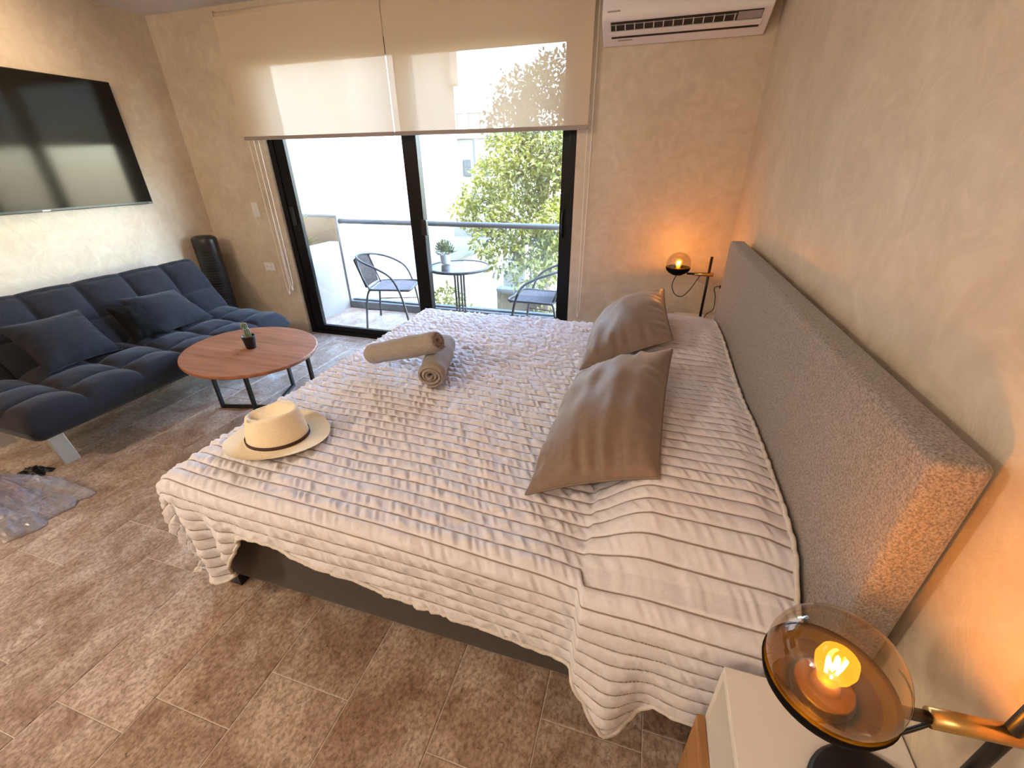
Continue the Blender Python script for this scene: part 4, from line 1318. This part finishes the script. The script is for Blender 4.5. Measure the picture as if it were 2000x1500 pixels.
# garden wall
gw = thing('garden_wall', 'weathered brown garden wall below the tree, seen under the handrail', 'wall', (-1, 7.6, -3.2))
MB().box(-3.2, 3.0, 9.2, 9.4, -3.2, -1.1).build('wall_face', noise_mat('brown_wall', (0.075, 0.055, 0.033), (0.14, 0.11, 0.072), 2, 0.95, detail=8), gw)
MB().box(-3.2, 3.0, 9.15, 9.45, -1.1, -1.04).build('wall_cap', M_CURB, gw)
# far white house
fh = thing('far_house', 'distant white flat-roofed house with small dark windows beyond the tree', 'house', (-5.8, 17, -3.2))
MB().box(-7.3, -4.4, 16.0, 20, -3.2, 2.32).build('wall', M_STUCCO, fh)
MB().box(-7.35, -4.35, 15.93, 20, 2.32, 2.50).build('parapet', M_STUCCO, fh)
MB().box(-6.22, -6.12, 15.9, 16.02, -3.2, 2.3).build('downpipe', M_CURB, fh)
for (wx0, wx1, wz0, wz1) in ((-6.70, -6.42, 1.15, 1.68), (-6.02, -5.72, 1.15, 1.66)):
    f = MB().box(wx0, wx1, 15.96, 16.0, wz0, wz1).build('window', M_GREYAL, fh)
    for a in (0, 1):
        for b in (0, 1):
            xm, zm = (wx0 + wx1) / 2, (wz0 + wz1) / 2
            MB().box((wx0 if a == 0 else xm) + 0.015, (xm if a == 0 else wx1) - 0.015, 15.95, 15.965, (wz0 if b == 0 else zm) + 0.02, (zm if b == 0 else wz1) - 0.02).build('pane', M_FARGLASS, f)
for i in range(7):
    MB().tube([(-6.9 + i * 0.42, 16.1, 2.5), (-6.9 + i * 0.42, 16.1, 3.1)], 0.018, 5).build('rail_post', M_GREYAL, fh)
MB().tube([(-7.0, 16.1, 3.08), (-4.4, 16.1, 3.08)], 0.015, 5).build('rail_bar', M_GREYAL, fh)
aw = thing('market_awning', 'blue canvas awning far off behind the tree, right of the pane', 'awning', (-3.1, 14, -3.2))
MB().prism([(14.0, -0.72), (14.0, -0.62), (15.2, -0.25), (15.2, -0.35)], 0, -3.7, -2.95).build('canvas', M_BLUE, aw)
for xx in (-3.65, -3.0):
    MB().box(xx - 0.03, xx + 0.03, 14.0, 14.06, -3.2, -0.68).build('post', M_GREYAL, aw)
og = thing('clay_roofed_shed', 'orange clay roofed shed far off by the right door frame', 'shed', (-2.3, 14, -3.2))
MB().prism([(-2.75, -0.95), (-2.1, -0.45), (-1.4, -0.95)], 1, 13.6, 15.0).build('roof', M_ORANGE, og)
MB().box(-2.65, -1.5, 13.8, 14.9, -3.2, -0.93).build('wall', M_STUCCO2, og)

# tree
def leaf_cloud(clusters, n, seed, size=(0.075, 0.13), shell=0.55):
    R3 = np.random.default_rng(seed)
    w = np.array([c[3] ** 2 for c in clusters]); w = w / w.sum()
    k = R3.choice(len(clusters), n, p=w)
    C = np.array([c[:3] for c in clusters])[k]; Rr = np.array([c[3] for c in clusters])[k]
    d = R3.normal(size=(n, 3)); d /= np.linalg.norm(d, axis=1)[:, None]
    rr_ = (shell + (1 - shell) * R3.random(n)) * Rr * (0.9 + 0.25 * R3.random(n))
    pos = C + d * rr_[:, None] * np.array([1, 1, 0.85])
    ax = d * 0.6 + R3.normal(size=(n, 3)) * 0.7 + np.array([0, 0, -0.35]); ax /= np.linalg.norm(ax, axis=1)[:, None]
    sd = np.cross(ax, R3.normal(size=(n, 3))); sd /= np.linalg.norm(sd, axis=1)[:, None]
    nr = np.cross(ax, sd)
    ln = (size[0] + (size[1] - size[0]) * R3.random(n))[:, None]; wd = ln * 0.24
    v = np.stack([pos, pos + ax * ln * 0.45 + sd * wd + nr * wd * 0.3, pos + ax * ln, pos + ax * ln * 0.45 - sd * wd + nr * wd * 0.3], 1).reshape(-1, 3)
    b = np.arange(n)[:, None] * 4
    f = np.concatenate([b + np.array([0, 1, 2]), b + np.array([0, 2, 3])], 0)
    me = bpy.data.meshes.new('foliage')
    me.from_pydata(v.tolist(), [], f.tolist())
    me.update()
    return me
TC = [(-2.78, 9.5, 2.7, .5), (-2.3, 9.6, 2.80, .55), (-1.95, 9.8, 2.98, .6), (-2.83, 9.3, 2.2, .6), (-2.24, 9.4, 2.21, .7), (-2.60, 8.8, 1.68, .6), (-2.13, 9.0, 1.68, .7),
      (-2.95, 8.6, 1.33, .45), (-2.4, 8.5, 1.17, .6), (-1.86, 8.8, 1.07, .7), (-3.16, 8.3, 0.94, .4), (-3.37, 8.0, 0.70, .30), (-2.95, 8.0, 0.66, .45), (-2.35, 8.0, 0.59, .55), (-1.79, 8.3, 0.48, .6),
      (-2.82, 7.6, 0.26, .35), (-2.35, 7.2, 0.05, .35), (-1.95, 7.6, 0.22, .45), (-1.49, 7.2, 0.04, .4), (-1.83, 6.9, -0.15, .35), (-1.3, 7.4, 0.6, .5), (-1.3, 8.6, 1.6, .8), (-1.2, 9.4, 2.5, .8), (-0.6, 8.8, 1.4, .9), (-0.5, 8.0, 0.5, .7)]
tree = thing('leafy_tree', 'large leafy yellow-green tree growing beyond the balcony', 'tree', (-1.75, 9.0, -3.2))
def trel(me):
    o = Vector(tree.location)
    me.transform(Matrix.Translation(-o))
    return me
MB().tube(spline([(-1.75, 9.0, -3.2), (-1.8, 8.95, -2.0), (-1.95, 8.85, -0.6), (-2.05, 8.9, 0.6), (-2.1, 9.1, 2.0)], 4), [0.16] * 4 + [0.14] * 4 + [0.11] * 4 + [0.07] * 4 + [0.03], 9).build('trunk', M_BARK, tree, True)
for c in TC[:21:2]:
    a = Vector((-1.9, 8.9, min(c[2] - 0.3, 0.4) - 0.4)); b = Vector(c[:3])
    MB().tube([a, (a + b) / 2 + Vector((0, 0, 0.1)), b], [0.05, 0.035, 0.012], 6).build('branch', M_BARK, tree, True)
stuff(link('foliage', trel(leaf_cloud(TC, 19000, 11)), M_LEAF, tree, fix=False))
for (nm, cl, lab, sd) in (('leafy_shrub', [(-3.0, 6.2, -0.75, .35), (-2.8, 6.3, -1.2, .45), (-3.1, 6.4, -0.5, .28)], 'pale green shrub seen under the bistro table, beyond the balustrade', 21),
                          ('leafy_shrub', [(-1.4, 6.8, -0.95, .4), (-1.0, 6.9, -1.2, .5), (-1.7, 7.0, -1.5, .4)], 'green shrub below the tree, beyond the right wicker chair', 22)):
    c0 = cl[1]
    t = thing(nm, lab, 'shrub', (c0[0], c0[1], -3.2), 'shrubs in the yard')
    me_ = leaf_cloud(cl, 1500, sd, (0.06, 0.11))
    me_.transform(Matrix.Translation(-Vector(t.location)))
    stuff(link('foliage', me_, M_LEAF2, t, fix=False))
    for k in range(4):
        MB().tube([(c0[0] + 0.05 * k, c0[1], -3.2), (c0[0] + 0.12 * (k - 1.5), c0[1] + 0.05 * k, c0[2])], [0.03, 0.012], 6).build('stem', M_BARK, t, True)
